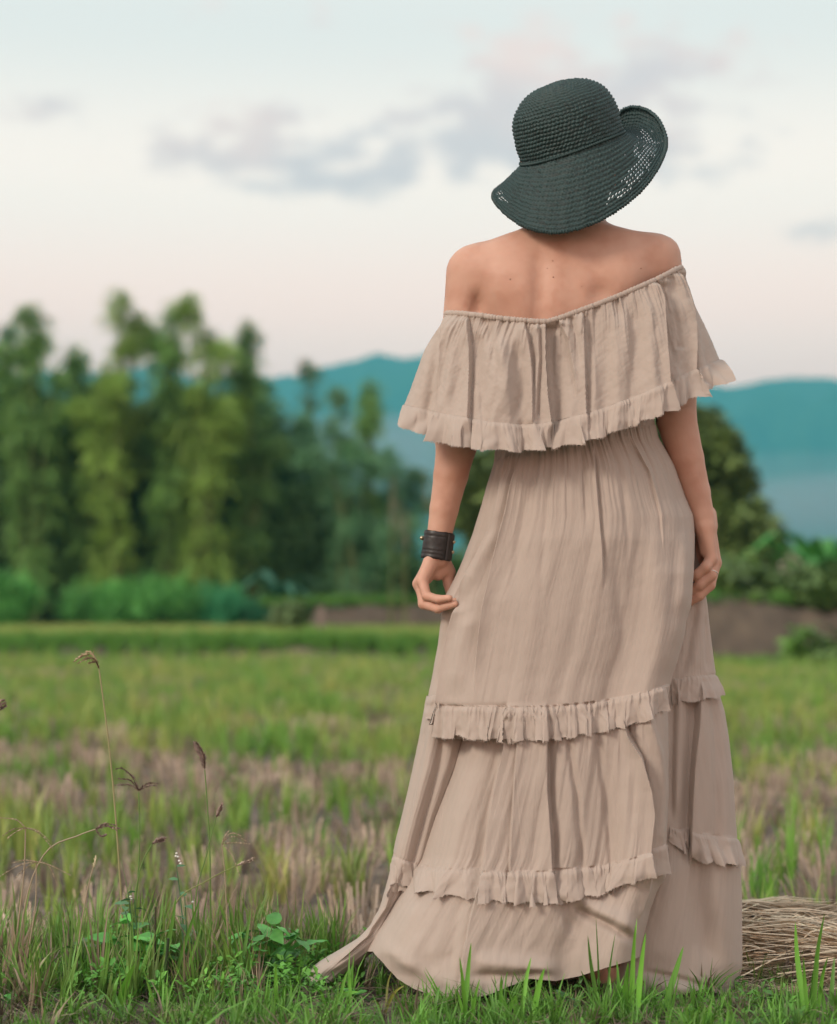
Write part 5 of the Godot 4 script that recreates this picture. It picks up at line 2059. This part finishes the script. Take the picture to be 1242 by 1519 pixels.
# A stalk through places of the photograph, standing at depth Z, with its seed spikes: each a list of places.
func stalk(called: String, label: String, category: String, line: Array, z: float, thick: float, tint: Color, spikes: Array, spike_tint: Color, fat: float, leaves := [], group := "") -> void:
	var foot := at(line[0][0], line[0][1], z)
	foot.y = ground_height(foot.x, z)
	var t := thing(called, label, category, foot, group)
	var pts := [Vector3.ZERO]
	for i in range(1, line.size()):
		pts.append(at(line[i][0], line[i][1], z + 0.006 * i) - foot)
	var cv := curve(pts, 16)
	var rad := []
	for i in 16:
		rad.append(lerpf(thick, thick * 0.6, i / 15.0) * 1.25)
	put("stem", painted(tube(cv, rad, 6), tint), M.leaf, t)
	for s in spikes:
		var sp := []
		var k := 0
		for p in s:
			sp.append(at(p[0], p[1], z + 0.006 * line.size() + 0.012 * k * (1.0 if spikes.find(s) % 2 else -1.0)) - foot)
			k += 1
		put("seed_spike", seed_spike(curve(sp, 12), fat, spike_tint), M.dry, t)
	for l in leaves:
		var lp := []
		for p in l:
			lp.append(at(p[0], p[1], z + 0.01 * lp.size()) - foot)
		var h := Heap.new()
		h.blade(curve(lp, 9), 0.006, Vector3(0.3, 0, 1), tint * 0.9, 0.3, 0.6)
		put("leaf", h.mesh(), M.leaf, t)


func painted(m: ArrayMesh, tint: Color) -> ArrayMesh:
	var a := m.surface_get_arrays(0)
	var c := PackedColorArray()
	c.resize(a[Mesh.ARRAY_VERTEX].size())
	c.fill(tint)
	a[Mesh.ARRAY_COLOR] = c
	var o := ArrayMesh.new()
	o.add_surface_from_arrays(Mesh.PRIMITIVE_TRIANGLES, a)
	return o


func seed_spike(pts: Array, fat: float, tint: Color) -> ArrayMesh:
	var h := Heap.new()
	h.strip(pts, 0.0016, 0.0007, Vector3(0.2, 0.1, 1), tint * 0.8)
	h.strip(pts, 0.0016, 0.0007, Vector3(0.7, 1, 0.1), tint * 0.8)
	for i in int(40 + fat * 22000.0):
		var f := rng.randf() * (pts.size() - 1.001)
		var k := int(f)
		var p: Vector3 = pts[k].lerp(pts[k + 1], f - k)
		var d: Vector3 = (pts[k + 1] - pts[k]).normalized()
		var o := Vector3(rng.randf_range(-1, 1), rng.randf_range(-1, 1), rng.randf_range(-1, 1)).normalized()
		var u := f / (pts.size() - 1)
		var w := fat * (0.35 + 0.65 * sin(PI * clampf(u * 0.85 + 0.12, 0.0, 1.0)))
		var e := p + (d * 0.9 + o * 0.6).normalized() * w * rng.randf_range(1.5, 4.2)
		h.blade([p, p.lerp(e, 0.5), e], 0.0030, o.cross(d), tint * rng.randf_range(0.75, 1.25), 0.3, 0.5)
	return h.mesh()


func blades(called: String, label: String, list: Array, z: float, group: String, tint: Color) -> void:
	var foot := at(list[0][0], list[0][1], z)
	foot.y = ground_height(foot.x, z) - 0.004
	var t := thing(called, label, "grass tuft", foot, group)
	for b in list:
		var zz := z + rng.randf_range(-0.03, 0.03)
		var p0 := at(b[0], b[1], zz)
		p0.y = foot.y
		var p2 := at(b[2], b[3], zz + rng.randf_range(-0.03, 0.05))
		var bow: float = b[5] if b.size() > 5 else 0.0
		var p1 := p0.lerp(p2, 0.55) + Vector3(bow * 0.001, 0.01, rng.randf_range(-0.01, 0.01))
		var h := Heap.new()
		h.blade(curve([p0 - foot, p1 - foot, p2 - foot], 11), b[4] * 0.001, Vector3(1, 0, rng.randf_range(-0.7, 0.7)), tint * rng.randf_range(0.75, 1.25), 0.35, 0.75)
		put("blade", h.mesh(), M.leaf, t)


func ovate(size: float, droop: float, r: RandomNumberGenerator, tint: Color) -> ArrayMesh:
	# a pointed oval leaf with a sunk midrib, along +x from the origin
	var v := PackedVector3Array()
	var c := PackedColorArray()
	var rows := 7
	for i in 10:
		var t := i / 9.0
		var w := 0.30 * size * pow(sin(PI * pow(t, 0.75)), 0.8)
		for k in rows:
			var s := 2.0 * k / (rows - 1) - 1.0
			v.append(Vector3(size * t, -droop * size * t * t + 0.16 * w * absf(s) + 0.02 * size * sin(t * 14.0 + absf(s) * 2.0) * absf(s), s * w))
			c.append(tint * (1.0 + 0.12 * absf(s)))
	return mesh_of(v, grid_index(10, rows), PackedVector2Array(), PackedVector3Array(), c)


func weed(label: String, base: Array, z: float, spots: Array, size: float, tint: Color, flowers := []) -> void:
	var foot := at(base[0], base[1], z)
	foot.y = ground_height(foot.x, z)
	var t := thing("broadleaf_weed", label, "weed", foot, "broad-leaved weeds in the grass")
	var k := 0
	for s in spots:
		var e := at(s[0], s[1], z + rng.randf_range(-0.04, 0.05)) - foot
		var cv := curve([Vector3(rng.randf_range(-0.01, 0.01), 0, 0), e * 0.5 + Vector3(0, 0.01, rng.randf_range(-0.01, 0.01)), e], 7)
		put("stem", painted(tube(cv, [0.0019, 0.0018, 0.0016, 0.0014, 0.0012, 0.001, 0.0008], 5), tint * 0.8), M.leaf, t)
		for q in s[2]:
			var leaf := ovate(size * rng.randf_range(0.65, 1.15), rng.randf_range(0.1, 0.5), rng, tint * rng.randf_range(0.7, 1.25))
			var o := put("leaf", leaf, M.leaf, t)
			o.position = cv[6 - (q % 3)]
			o.rotation = Vector3(rng.randf_range(-0.5, 0.5), TAU * (q * 0.39) + rng.randf_range(-0.3, 0.3) + k, rng.randf_range(-0.1, 0.65))
			k += 1
	for f in flowers:
		var fp := at(f[0], f[1], z + 0.02) - foot
		var m := SphereMesh.new()
		m.radius = 0.0024
		m.height = 0.0044
		m.radial_segments = 8
		m.rings = 5
		put("flower", m, M.petal, t).position = fp


func make_near_plants() -> void:
	M.petal = plain("white_petals", srgb(0.72, 0.72, 0.68), 0.7)
	var green := Color(0.110, 0.270, 0.040)
	var bright := Color(0.155, 0.400, 0.050)
	var olive := Color(0.23, 0.27, 0.08)
	var tan := Color(0.40, 0.31, 0.21)
	var brown := Color(0.20, 0.145, 0.115)
	# --- the sward of the bund
	var sward := Node3D.new()
	sward.name = "bund_grass"
	add_child(sward)
	tag(sward, "short green grass and creeping weeds on the bund around her feet", "grass", "stuff")
	var meshes := [tuft_mesh(13, 0.8, 0.050, 171, 1.1), tuft_mesh(12, 0.7, 0.045, 172, 0.9), tuft_mesh(9, 0.5, 0.04, 173, 0.6)]
	var xf := [[], [], []]
	var tn := [[], [], []]
	for i in 4400:
		var p := Vector3(rng.randf_range(-1.25, 1.25), 0, rng.randf_range(-0.55, 0.85))
		p.y = ground_height(p.x, p.z) - 0.003
		var thin := noise.get_noise_2d(p.x * 2.2 + 3.0, p.z * 2.2)
		var bare := blob(p.x, p.z, -0.62, 0.22, 0.14, 0.10) + 0.6 * blob(p.x, p.z, 0.52, 0.10, 0.2, 0.05) + 0.4 * blob(p.x, p.z, -0.2, 0.16, 0.3, 0.07)
		if rng.randf() < bare * 0.95 or (thin < -0.25 and rng.randf() < 0.5):
			continue
		var k := rng.randi() % 3
		var h := rng.randf_range(0.02, 0.055)
		if p.x < -0.10 and rng.randf() < 0.14:
			h *= rng.randf_range(1.2, 2.4)
		elif rng.randf() < 0.1:
			h *= 1.8
		xf[k].append(Transform3D(Basis.from_euler(Vector3(rng.randf_range(-0.2, 0.2), rng.randf() * TAU, rng.randf_range(-0.2, 0.2))).scaled(Vector3(h * 1.15, h, h * 1.15)), p))
		var c := green.lerp(bright, rng.randf()).lerp(olive, clampf(rng.randf() * 1.2 - 0.55, 0.0, 1.0))
		if rng.randf() < 0.26:
			c = tan.lerp(brown, rng.randf()) * rng.randf_range(0.5, 1.0)
		tn[k].append(c * rng.randf_range(0.6, 1.45))
	# thin wispy grass standing taller on the left, a little at the right edge
	for i in 330:
		var p := Vector3(rng.randf_range(-0.86, -0.14), 0, rng.randf_range(-0.38, 0.22))
		if i > 300:
			p.x = rng.randf_range(0.62, 0.95)
		if absf(p.x + 0.18) < 0.09 and p.z > -0.1:
			continue
		p.y = ground_height(p.x, p.z) - 0.003
		var h := rng.randf_range(0.08, 0.19) * (1.0 if i < 301 else 0.6)
		xf[2].append(Transform3D(Basis.from_euler(Vector3(rng.randf_range(-0.3, 0.3), rng.randf() * TAU, rng.randf_range(-0.3, 0.3))).scaled(Vector3(h * 0.75, h, h * 0.75)), p))
		tn[2].append(green.lerp(bright, rng.randf()).lerp(olive, rng.randf() * 0.7) if rng.randf() < 0.75 else tan * rng.randf_range(0.6, 1.0))
	# sparse longer blades along the foot of the hem
	for i in 260:
		var p := Vector3(rng.randf_range(-0.45, 0.95), 0, rng.randf_range(0.20, 0.50))
		p.y = ground_height(p.x, p.z) - 0.003
		var h := rng.randf_range(0.04, 0.095)
		xf[2].append(Transform3D(Basis.from_euler(Vector3(rng.randf_range(-0.35, 0.35), rng.randf() * TAU, rng.randf_range(-0.35, 0.35))).scaled(Vector3(h * 1.1, h, h * 1.1)), p))
		tn[2].append(green.lerp(bright, rng.randf()) * rng.randf_range(0.7, 1.2))
	for k in 3:
		scatter("tufts", meshes[k], M.leaf, xf[k], tn[k], sward)
	xf = []
	tn = []
	for i in 1300:
		var p := Vector3(rng.randf_range(-1.25, 1.25), 0, rng.randf_range(-0.5, 0.8))
		if noise.get_noise_2d(p.x * 1.7 - 9.0, p.z * 1.7) < -0.05:
			continue
		p.y = ground_height(p.x, p.z) + rng.randf_range(0.004, 0.03)
		xf.append(Transform3D(Basis.from_euler(Vector3(rng.randf_range(-0.4, 0.4), rng.randf() * TAU, rng.randf_range(-0.4, 0.4))).scaled(Vector3.ONE * rng.randf_range(0.06, 0.13)), p))
		tn.append(Color(0.075, 0.21, 0.04).lerp(bright, rng.randf()) * rng.randf_range(0.7, 1.1))
	for i in 210:   # a lusher patch under the seed stalks
		var p := Vector3(rng.randf_range(-0.62, -0.16), 0, rng.randf_range(-0.22, 0.24))
		p.y = ground_height(p.x, p.z) + rng.randf_range(0.01, 0.06)
		xf.append(Transform3D(Basis.from_euler(Vector3(rng.randf_range(-0.4, 0.4), rng.randf() * TAU, rng.randf_range(-0.4, 0.4))).scaled(Vector3.ONE * rng.randf_range(0.08, 0.15)), p))
		tn.append(Color(0.12, 0.36, 0.06).lerp(bright, rng.randf()) * rng.randf_range(0.8, 1.2))
	scatter("creepers", leaf_spray(7, 0.17, 0.5, -0.3, 177), M.leaf, xf, tn, sward)
	# --- dead stems and straw on the ground
	var litter := Heap.new()
	for i in 9000:
		var p := Vector3(rng.randf_range(-1.25, 1.25), 0, rng.randf_range(-0.55, 0.85))
		p.y = ground_height(p.x, p.z) + rng.randf_range(0.002, 0.022)
		var a := rng.randf() * TAU
		var d := Vector3(cos(a), rng.randf_range(-0.15, 0.3), sin(a)) * rng.randf_range(0.02, 0.075)
		var tint := tan.lerp(brown, rng.randf()) * rng.randf_range(0.3, 0.9)
		litter.strip([p, p + d * 0.5 + Vector3(0, rng.randf_range(0.0, 0.008), 0), p + d], 0.0022, 0.0010, Vector3(-sin(a), rng.randf_range(-0.5, 0.5), cos(a)), tint)
	tag(put("dry_litter", litter.mesh(), M.dry), "scattered dead stems and straw on the bund", "straw", "stuff")
	# --- the heap of rice straw on the right
	make_straw_heap()
	# --- tall seed stalks on the left
	var g := "seed stalks standing in the grass on the left"
	var pale := Color(0.36, 0.33, 0.17)
	var gr := Color(0.15, 0.27, 0.07)
	var husk := Color(0.27, 0.195, 0.165)
	var drye := Color(0.42, 0.34, 0.24)
	stalk("grass_stalk", "tallest seed stalk, its pale head nodding to the left", "grass stalk", [[186, 1470], [180, 1330], [170, 1190], [160, 1090], [147, 992]], -0.06, 0.0017, pale, [[[147, 992], [138, 972], [124, 972], [110, 981]], [[147, 992], [140, 978], [128, 977], [116, 984]], [[147, 992], [136, 968], [126, 970], [113, 977]], [[147, 991], [142, 982], [132, 984]]], Color(0.40, 0.32, 0.20), 0.0024, [], g)
	stalk("grass_stalk", "seed stalk with a brown head spread like wings", "grass stalk", [[196, 1480], [200, 1370], [207, 1260], [206, 1176]], -0.08, 0.0013, gr, [[[206, 1173], [192, 1164], [170, 1165]], [[206, 1173], [196, 1152], [182, 1140], [172, 1141]], [[206, 1173], [200, 1154], [188, 1146]], [[206, 1173], [218, 1163], [236, 1162]], [[206, 1173], [220, 1166], [232, 1165]], [[206, 1173], [194, 1158], [176, 1155]]], husk * 0.85, 0.0016, [[[200, 1380], [186, 1300], [170, 1240]]], g)
	stalk("grass_stalk", "stalk leaning far right under a bent brown head", "grass stalk", [[22, 1480], [40, 1330], [70, 1262], [115, 1240], [142, 1230]], -0.02, 0.0013, drye, [[[142, 1230], [155, 1222], [172, 1224]], [[142, 1230], [158, 1226], [178, 1229]], [[142, 1230], [150, 1240], [158, 1238]], [[142, 1230], [156, 1224], [174, 1232]]], husk, 0.0018, [], g)
	stalk("grass_stalk", "straight green stalk with one upright feathery brown spike", "grass stalk", [[316, 1480], [313, 1370], [311, 1250], [304, 1142]], -0.05, 0.0014, gr, [[[304, 1141], [299, 1122], [288, 1102]], [[304, 1141], [302, 1120], [292, 1102]], [[304, 1141], [296, 1120], [289, 1106]]], husk, 0.0034, [[[313, 1400], [330, 1330], [352, 1270]]], g)
	stalk("grass_stalk", "thin stalk with a small pink-brown spike beside the straight green stalk", "grass stalk", [[300, 1480], [290, 1340], [306, 1270], [321, 1212]], -0.03, 0.0011, gr, [[[321, 1212], [324, 1202], [330, 1192]], [[321, 1212], [327, 1203], [329, 1194]]], husk * 1.2, 0.0022, [], g)
	stalk("grass_stalk", "short stalk with a stubby purple-brown spike", "grass stalk", [[188, 1480], [196, 1370], [208, 1290], [226, 1252]], -0.01, 0.0012, gr, [[[226, 1252], [234, 1246], [245, 1243]], [[226, 1252], [236, 1248], [243, 1246]]], husk, 0.0026, [], g)
	stalk("grass_stalk", "dry leaning stalk with a tiny pale bud", "grass stalk", [[112, 1470], [118, 1390], [130, 1320], [139, 1285]], 0.02, 0.0012, drye, [[[139, 1286], [141, 1278], [142, 1270]]], Color(0.5, 0.44, 0.28), 0.0020, [], g)
	stalk("grass_stalk", "stalk with five thin arching pale spikes", "grass stalk", [[342, 1480], [338, 1390], [334, 1300], [329, 1252]], -0.02, 0.0012, drye, [[[329, 1252], [336, 1244], [352, 1241], [366, 1248]], [[329, 1252], [342, 1236], [358, 1240]], [[329, 1252], [334, 1240], [340, 1232]], [[329, 1252], [344, 1268], [356, 1300]], [[329, 1252], [348, 1250], [371, 1252]]], drye, 0.0009, [], g)
	stalk("grass_stalk", "pale stalk at the left edge with arched bare spikes", "grass stalk", [[14, 1490], [26, 1380], [36, 1290], [38, 1228]], 0.03, 0.0015, drye, [[[38, 1228], [24, 1216], [0, 1213]], [[38, 1228], [20, 1230], [4, 1240]], [[38, 1228], [58, 1236], [78, 1258]], [[38, 1228], [56, 1232], [74, 1248]], [[38, 1228], [24, 1234], [12, 1243]]], drye * 0.95, 0.0009, [], g)
	stalk("grass_stalk", "lower pale stalk with drooping bare spikes near the left edge", "grass stalk", [[30, 1490], [44, 1400], [53, 1340], [54, 1278]], 0.05, 0.0014, drye, [[[54, 1278], [36, 1276], [18, 1280]], [[54, 1278], [76, 1284], [104, 1298]], [[54, 1278], [72, 1284], [86, 1314]], [[54, 1278], [38, 1288], [22, 1303]], [[54, 1278], [28, 1284], [0, 1300]]], drye, 0.0009, [], g)
	stalk("grass_stalk", "stalk lying over to the right with a pale feathery tip", "grass stalk", [[236, 1470], [258, 1345], [310, 1305], [352, 1284]], 0.0, 0.0011, olive, [[[352, 1284], [362, 1279], [378, 1272]], [[352, 1284], [364, 1280], [374, 1276]]], Color(0.45, 0.36, 0.29), 0.0018, [], g)
	stalk("grass_stalk", "small brown seed head poking in at the left edge", "grass stalk", [[-30, 1480], [-20, 1250], [-6, 1060]], -0.05, 0.0014, pale, [[[-6, 1058], [2, 1046], [8, 1042]], [[-6, 1058], [4, 1050], [9, 1047]], [[-6, 1058], [0, 1042], [6, 1038]]], husk, 0.0020, [], g)
	stalk("dark_stem", "dark dead stem rising from the green weeds", "stem", [[229, 1490], [230, 1420], [231, 1345]], 0.06, 0.0022, Color(0.06, 0.055, 0.035), [], husk, 0.001, [[[230, 1420], [220, 1360], [205, 1330]]])
	stalk("dark_stem", "thick dark leaf sheath beside a bright green blade", "stem", [[240, 1519], [244, 1460], [250, 1392]], 0.16, 0.0032, Color(0.03, 0.05, 0.02), [], husk, 0.001)
	# --- broad-leaved weeds
	var fresh := Color(0.115, 0.38, 0.075)
	weed("broad-leaved weed with pointed bright leaves beside the trailing hem", [405, 1480], -0.02, [[366, 1384, 4], [386, 1396, 4], [402, 1372, 4], [418, 1384, 5], [440, 1386, 5], [456, 1398, 3], [398, 1420, 4], [426, 1425, 4]], 0.055, fresh)
	weed("leafy weed at the foot of the seed stalks", [215, 1480], 0.0, [[172, 1392, 4], [192, 1370, 4], [212, 1396, 4], [234, 1388, 4], [204, 1424, 4], [226, 1418, 4], [252, 1404, 3]], 0.055, fresh * 1.1)
	weed("weed with tiny white flowers among the seed stalks", [278, 1470], -0.01, [[262, 1285, 2], [274, 1330, 3], [286, 1380, 3], [268, 1360, 2]], 0.026, Color(0.10, 0.24, 0.10), [[262, 1266], [264, 1271], [266, 1277], [268, 1281], [261, 1270]])
	weed("pale-budded weed left of the white-flowered one", [208, 1475], -0.03, [[190, 1325, 3], [200, 1335, 2], [184, 1345, 3]], 0.026, Color(0.11, 0.24, 0.11), [[194, 1330], [195, 1334], [286, 1338]])
	weed("low clover-like weed in the bottom left corner", [18, 1505], 0.15, [[8, 1484, 3], [28, 1482, 3], [18, 1490, 3], [38, 1488, 2]], 0.028, fresh)
	weed("small weed with dry leaves left of the seed stalks", [118, 1470], 0.0, [[108, 1400, 2], [126, 1398, 2], [116, 1420, 2]], 0.03, Color(0.14, 0.23, 0.08))
	weed("low green weed under the trailing corner of the hem", [520, 1500], 0.14, [[505, 1478, 3], [530, 1476, 3], [548, 1486, 2]], 0.03, fresh * 0.9)
	weed("low bright weed at the lower right of the dress", [1160, 1500], 0.18, [[1130, 1482, 3], [1150, 1476, 3], [1172, 1484, 3], [1190, 1478, 2]], 0.026, Color(0.10, 0.26, 0.05))
	weed("small dark weed below the lifted hem", [832, 1505], 0.24, [[815, 1486, 2], [836, 1480, 3], [850, 1490, 2]], 0.03, Color(0.05, 0.16, 0.05))
	# --- tall blades, each tuft a thing
	var bg := "tufts of long blades before the hem"
	blades("grass_tuft", "tuft with one dark-tipped blade before the left part of the hem", [[688, 1492, 699, 1398, 9.0], [692, 1494, 682, 1420, 7.0], [690, 1494, 676, 1466, 6.0], [697, 1495, 712, 1452, 6.0]], 0.30, bg, bright)
	blades("grass_tuft", "short spray of blades between the two left hem tufts", [[742, 1496, 744, 1446, 7.0], [728, 1497, 726, 1478, 6.0], [752, 1498, 766, 1474, 6.0], [736, 1500, 720, 1482, 6.0]], 0.30, bg, bright)
	blades("grass_tuft", "tuft with two leaning blades before the middle of the hem", [[772, 1515, 788, 1420, 8.0], [790, 1515, 808, 1436, 11.0], [768, 1515, 764, 1476, 7.0], [800, 1515, 820, 1480, 8.0], [778, 1516, 756, 1488, 7.0]], 0.30, bg, bright * 1.05)
	blades("grass_tuft", "tuft with a curved blade before the bare heel", [[893, 1515, 872, 1388, 8.0, -4.0], [890, 1512, 884, 1360, 4.0], [884, 1514, 862, 1440, 6.0], [896, 1516, 913, 1384, 4.0], [899, 1516, 905, 1460, 6.0]], 0.28, bg, green)
	blades("grass_tuft", "tallest tuft of bright upright blades before the right side of the hem", [[924, 1517, 932, 1428, 12.0], [936, 1517, 943, 1372, 9.0], [945, 1517, 958, 1384, 10.0], [918, 1516, 915, 1424, 8.0], [950, 1518, 949, 1440, 7.0], [932, 1516, 945, 1362, 5.0]], 0.29, bg, bright * 1.1)
	blades("grass_tuft", "single broad slanting blade before the right panel of the skirt", [[982, 1518, 1014, 1404, 12.0, 4.0], [978, 1518, 990, 1482, 7.0], [990, 1518, 996, 1476, 6.0]], 0.27, bg, bright)
	blades("grass_tuft", "tall tuft with two notched blades beside the straw heap", [[1196, 1517, 1180, 1368, 10.0, -3.0], [1206, 1517, 1223, 1356, 11.0, -4.0], [1200, 1517, 1192, 1420, 7.0], [1212, 1517, 1228, 1420, 8.0], [1190, 1517, 1186, 1470, 8.0], [1208, 1517, 1206, 1440, 9.0]], 0.26, bg, bright)
	blades("grass_tuft", "tuft of shorter blades at the right edge of the picture", [[1232, 1515, 1238, 1420, 8.0], [1240, 1516, 1252, 1400, 8.0], [1226, 1516, 1216, 1462, 7.0], [1244, 1516, 1232, 1470, 7.0]], 0.22, bg, green)
	blades("grass_tuft", "long blade lying over to the right before the trailing hem", [[470, 1512, 546, 1472, 11.0, 0.0], [500, 1512, 516, 1440, 7.0], [486, 1512, 470, 1466, 6.0], [520, 1514, 519, 1444, 6.0]], 0.18, bg, bright)
	blades("grass_tuft", "sharp bright blade standing left of the trailing hem", [[410, 1516, 409, 1430, 8.0], [418, 1515, 424, 1462, 8.0], [404, 1515, 392, 1462, 6.0]], 0.2, bg, bright * 1.1)
	blades("grass_tuft", "pair of bright blades right of the dark leaf sheath", [[330, 1515, 331, 1440, 9.0], [324, 1515, 312, 1462, 7.0], [338, 1516, 352, 1450, 7.0]], 0.2, bg, bright * 1.1)
	blades("grass_tuft", "broad bright blade slanting right beside the dark leaf sheath", [[172, 1519, 200, 1430, 13.0, 2.0], [168, 1519, 177, 1448, 8.0], [186, 1519, 176, 1466, 7.0]], 0.22, bg, bright * 1.1)
	blades("grass_tuft", "tall blades rising among the broad-leaved weeds", [[232, 1490, 262, 1330, 10.0, 3.0], [252, 1490, 298, 1330, 7.0], [244, 1490, 246, 1390, 8.0], [262, 1490, 300, 1372, 7.0, 4.0], [226, 1490, 208, 1392, 7.0]], 0.08, bg, green * 1.1)
	blades("grass_tuft", "green and yellow blades at the left edge below the pale stalks", [[10, 1490, 32, 1370, 7.0], [18, 1490, 60, 1330, 6.0, 5.0], [4, 1490, -6, 1390, 7.0], [24, 1490, 48, 1400, 6.0], [30, 1492, 92, 1404, 5.0, -4.0]], 0.05, bg, Color(0.13, 0.24, 0.06))
	blades("grass_tuft", "bleached folded blades near the left edge", [[36, 1490, 62, 1395, 5.0, -4.0], [44, 1490, 76, 1412, 6.0, -6.0], [52, 1492, 60, 1420, 5.0], [60, 1492, 92, 1450, 6.0, -3.0], [30, 1490, 24, 1420, 4.0]], 0.08, bg, Color(0.42, 0.37, 0.23))
	blades("grass_tuft", "green blades between the white-flowered weed and the hem", [[350, 1480, 372, 1350, 7.0, 3.0], [358, 1480, 346, 1380, 6.0], [366, 1482, 396, 1400, 6.0], [344, 1480, 330, 1400, 6.0], [362, 1482, 382, 1420, 7.0]], 0.04, bg, green)
	blades("grass_tuft", "yellowing blade with a dry seed head before the dark hollow of the hem", [[572, 1514, 582, 1440, 4.0, -2.0], [570, 1514, 600, 1462, 6.0, -3.0], [566, 1514, 552, 1488, 5.0]], 0.2, bg, Color(0.22, 0.24, 0.05))
	blades("grass_tuft", "loose blades before the bulging hem left of the middle", [[640, 1512, 652, 1462, 6.0, 2.0], [632, 1512, 622, 1480, 6.0], [650, 1514, 668, 1478, 6.0], [612, 1512, 640, 1470, 5.0, 3.0]], 0.28, bg, green)


func make_straw_heap() -> void:
	var foot := near_foot(1190, 1452)
	foot.z -= 0.22
	foot.y = ground_height(foot.x, foot.z)
	var t := thing("straw_heap", "heap of loose tan rice straw on the ground right of the dress", "straw heap", foot)
	var v := PackedVector3Array()
	var rows := 14
	var cols := 30
	for r in rows:
		var e := r / 13.0
		for c in cols:
			var a := TAU * c / (cols - 1)
			var rr := e * (1.0 + 0.10 * noise.get_noise_2d(cos(a) * 2.0, sin(a) * 2.0))
			v.append(Vector3(cos(a) * 0.52 * rr, heap_height(cos(a) * 0.52 * rr, sin(a) * 0.26 * rr) - 0.012, sin(a) * 0.26 * rr))
	put("mound", mesh_of(v, grid_index(rows, cols)), M.bank, t)
	# straws: combed mostly one way, in hanks that cross a little
	var h := Heap.new()
	for i in 6400:
		var hank := rng.randi() % 42
		var hr := RandomNumberGenerator.new()
		hr.seed = 900 + hank
		var a := hr.randf() * TAU
		var q := sqrt(hr.randf())
		var c := Vector3(cos(a) * 0.52 * q, 0, sin(a) * 0.25 * q) + Vector3(rng.randfn(), 0, rng.randfn()) * 0.03
		var dir := hr.randf_range(-0.42, 0.30) + rng.randf_range(-0.07, 0.07)
		var d := Vector3(cos(dir), 0, sin(dir)) * (1.0 if rng.randf() < 0.5 else -1.0)
		var l := rng.randf_range(0.22, 0.55)
		var lift := rng.randf_range(0.0, 0.022) + hr.randf_range(0.0, 0.018)
		var pts := []
		for k in 9:
			var p := c + d * l * (k / 8.0 - 0.5) + Vector3(-d.z, 0, d.x) * (0.035 * sin(k * 0.55 + hank) + 0.006 * rng.randf_range(-1, 1))
			p.y = heap_height(p.x, p.z) + lift + 0.014 * sin(k * 0.5 + hank)
			pts.append(p)
		var tone := hr.randf_range(0.6, 1.1) * rng.randf_range(0.65, 1.2)
		h.strip(pts, 0.0034, 0.0022, Vector3(-d.z, rng.randf_range(-0.6, 0.6), d.x), Color(0.90, 0.73, 0.53) * tone)
	var o := put("straws", h.mesh(), M.dry, t)
	o.set_meta("kind", "stuff")


func heap_height(x: float, z: float) -> float:
	var q := (x / 0.55) * (x / 0.55) + (z / 0.28) * (z / 0.28)
	return maxf(0.0, 1.0 - q) * 0.062 * (1.0 + 0.35 * noise.get_noise_2d(x * 5.0 + 2.0, z * 5.0)) + 0.004
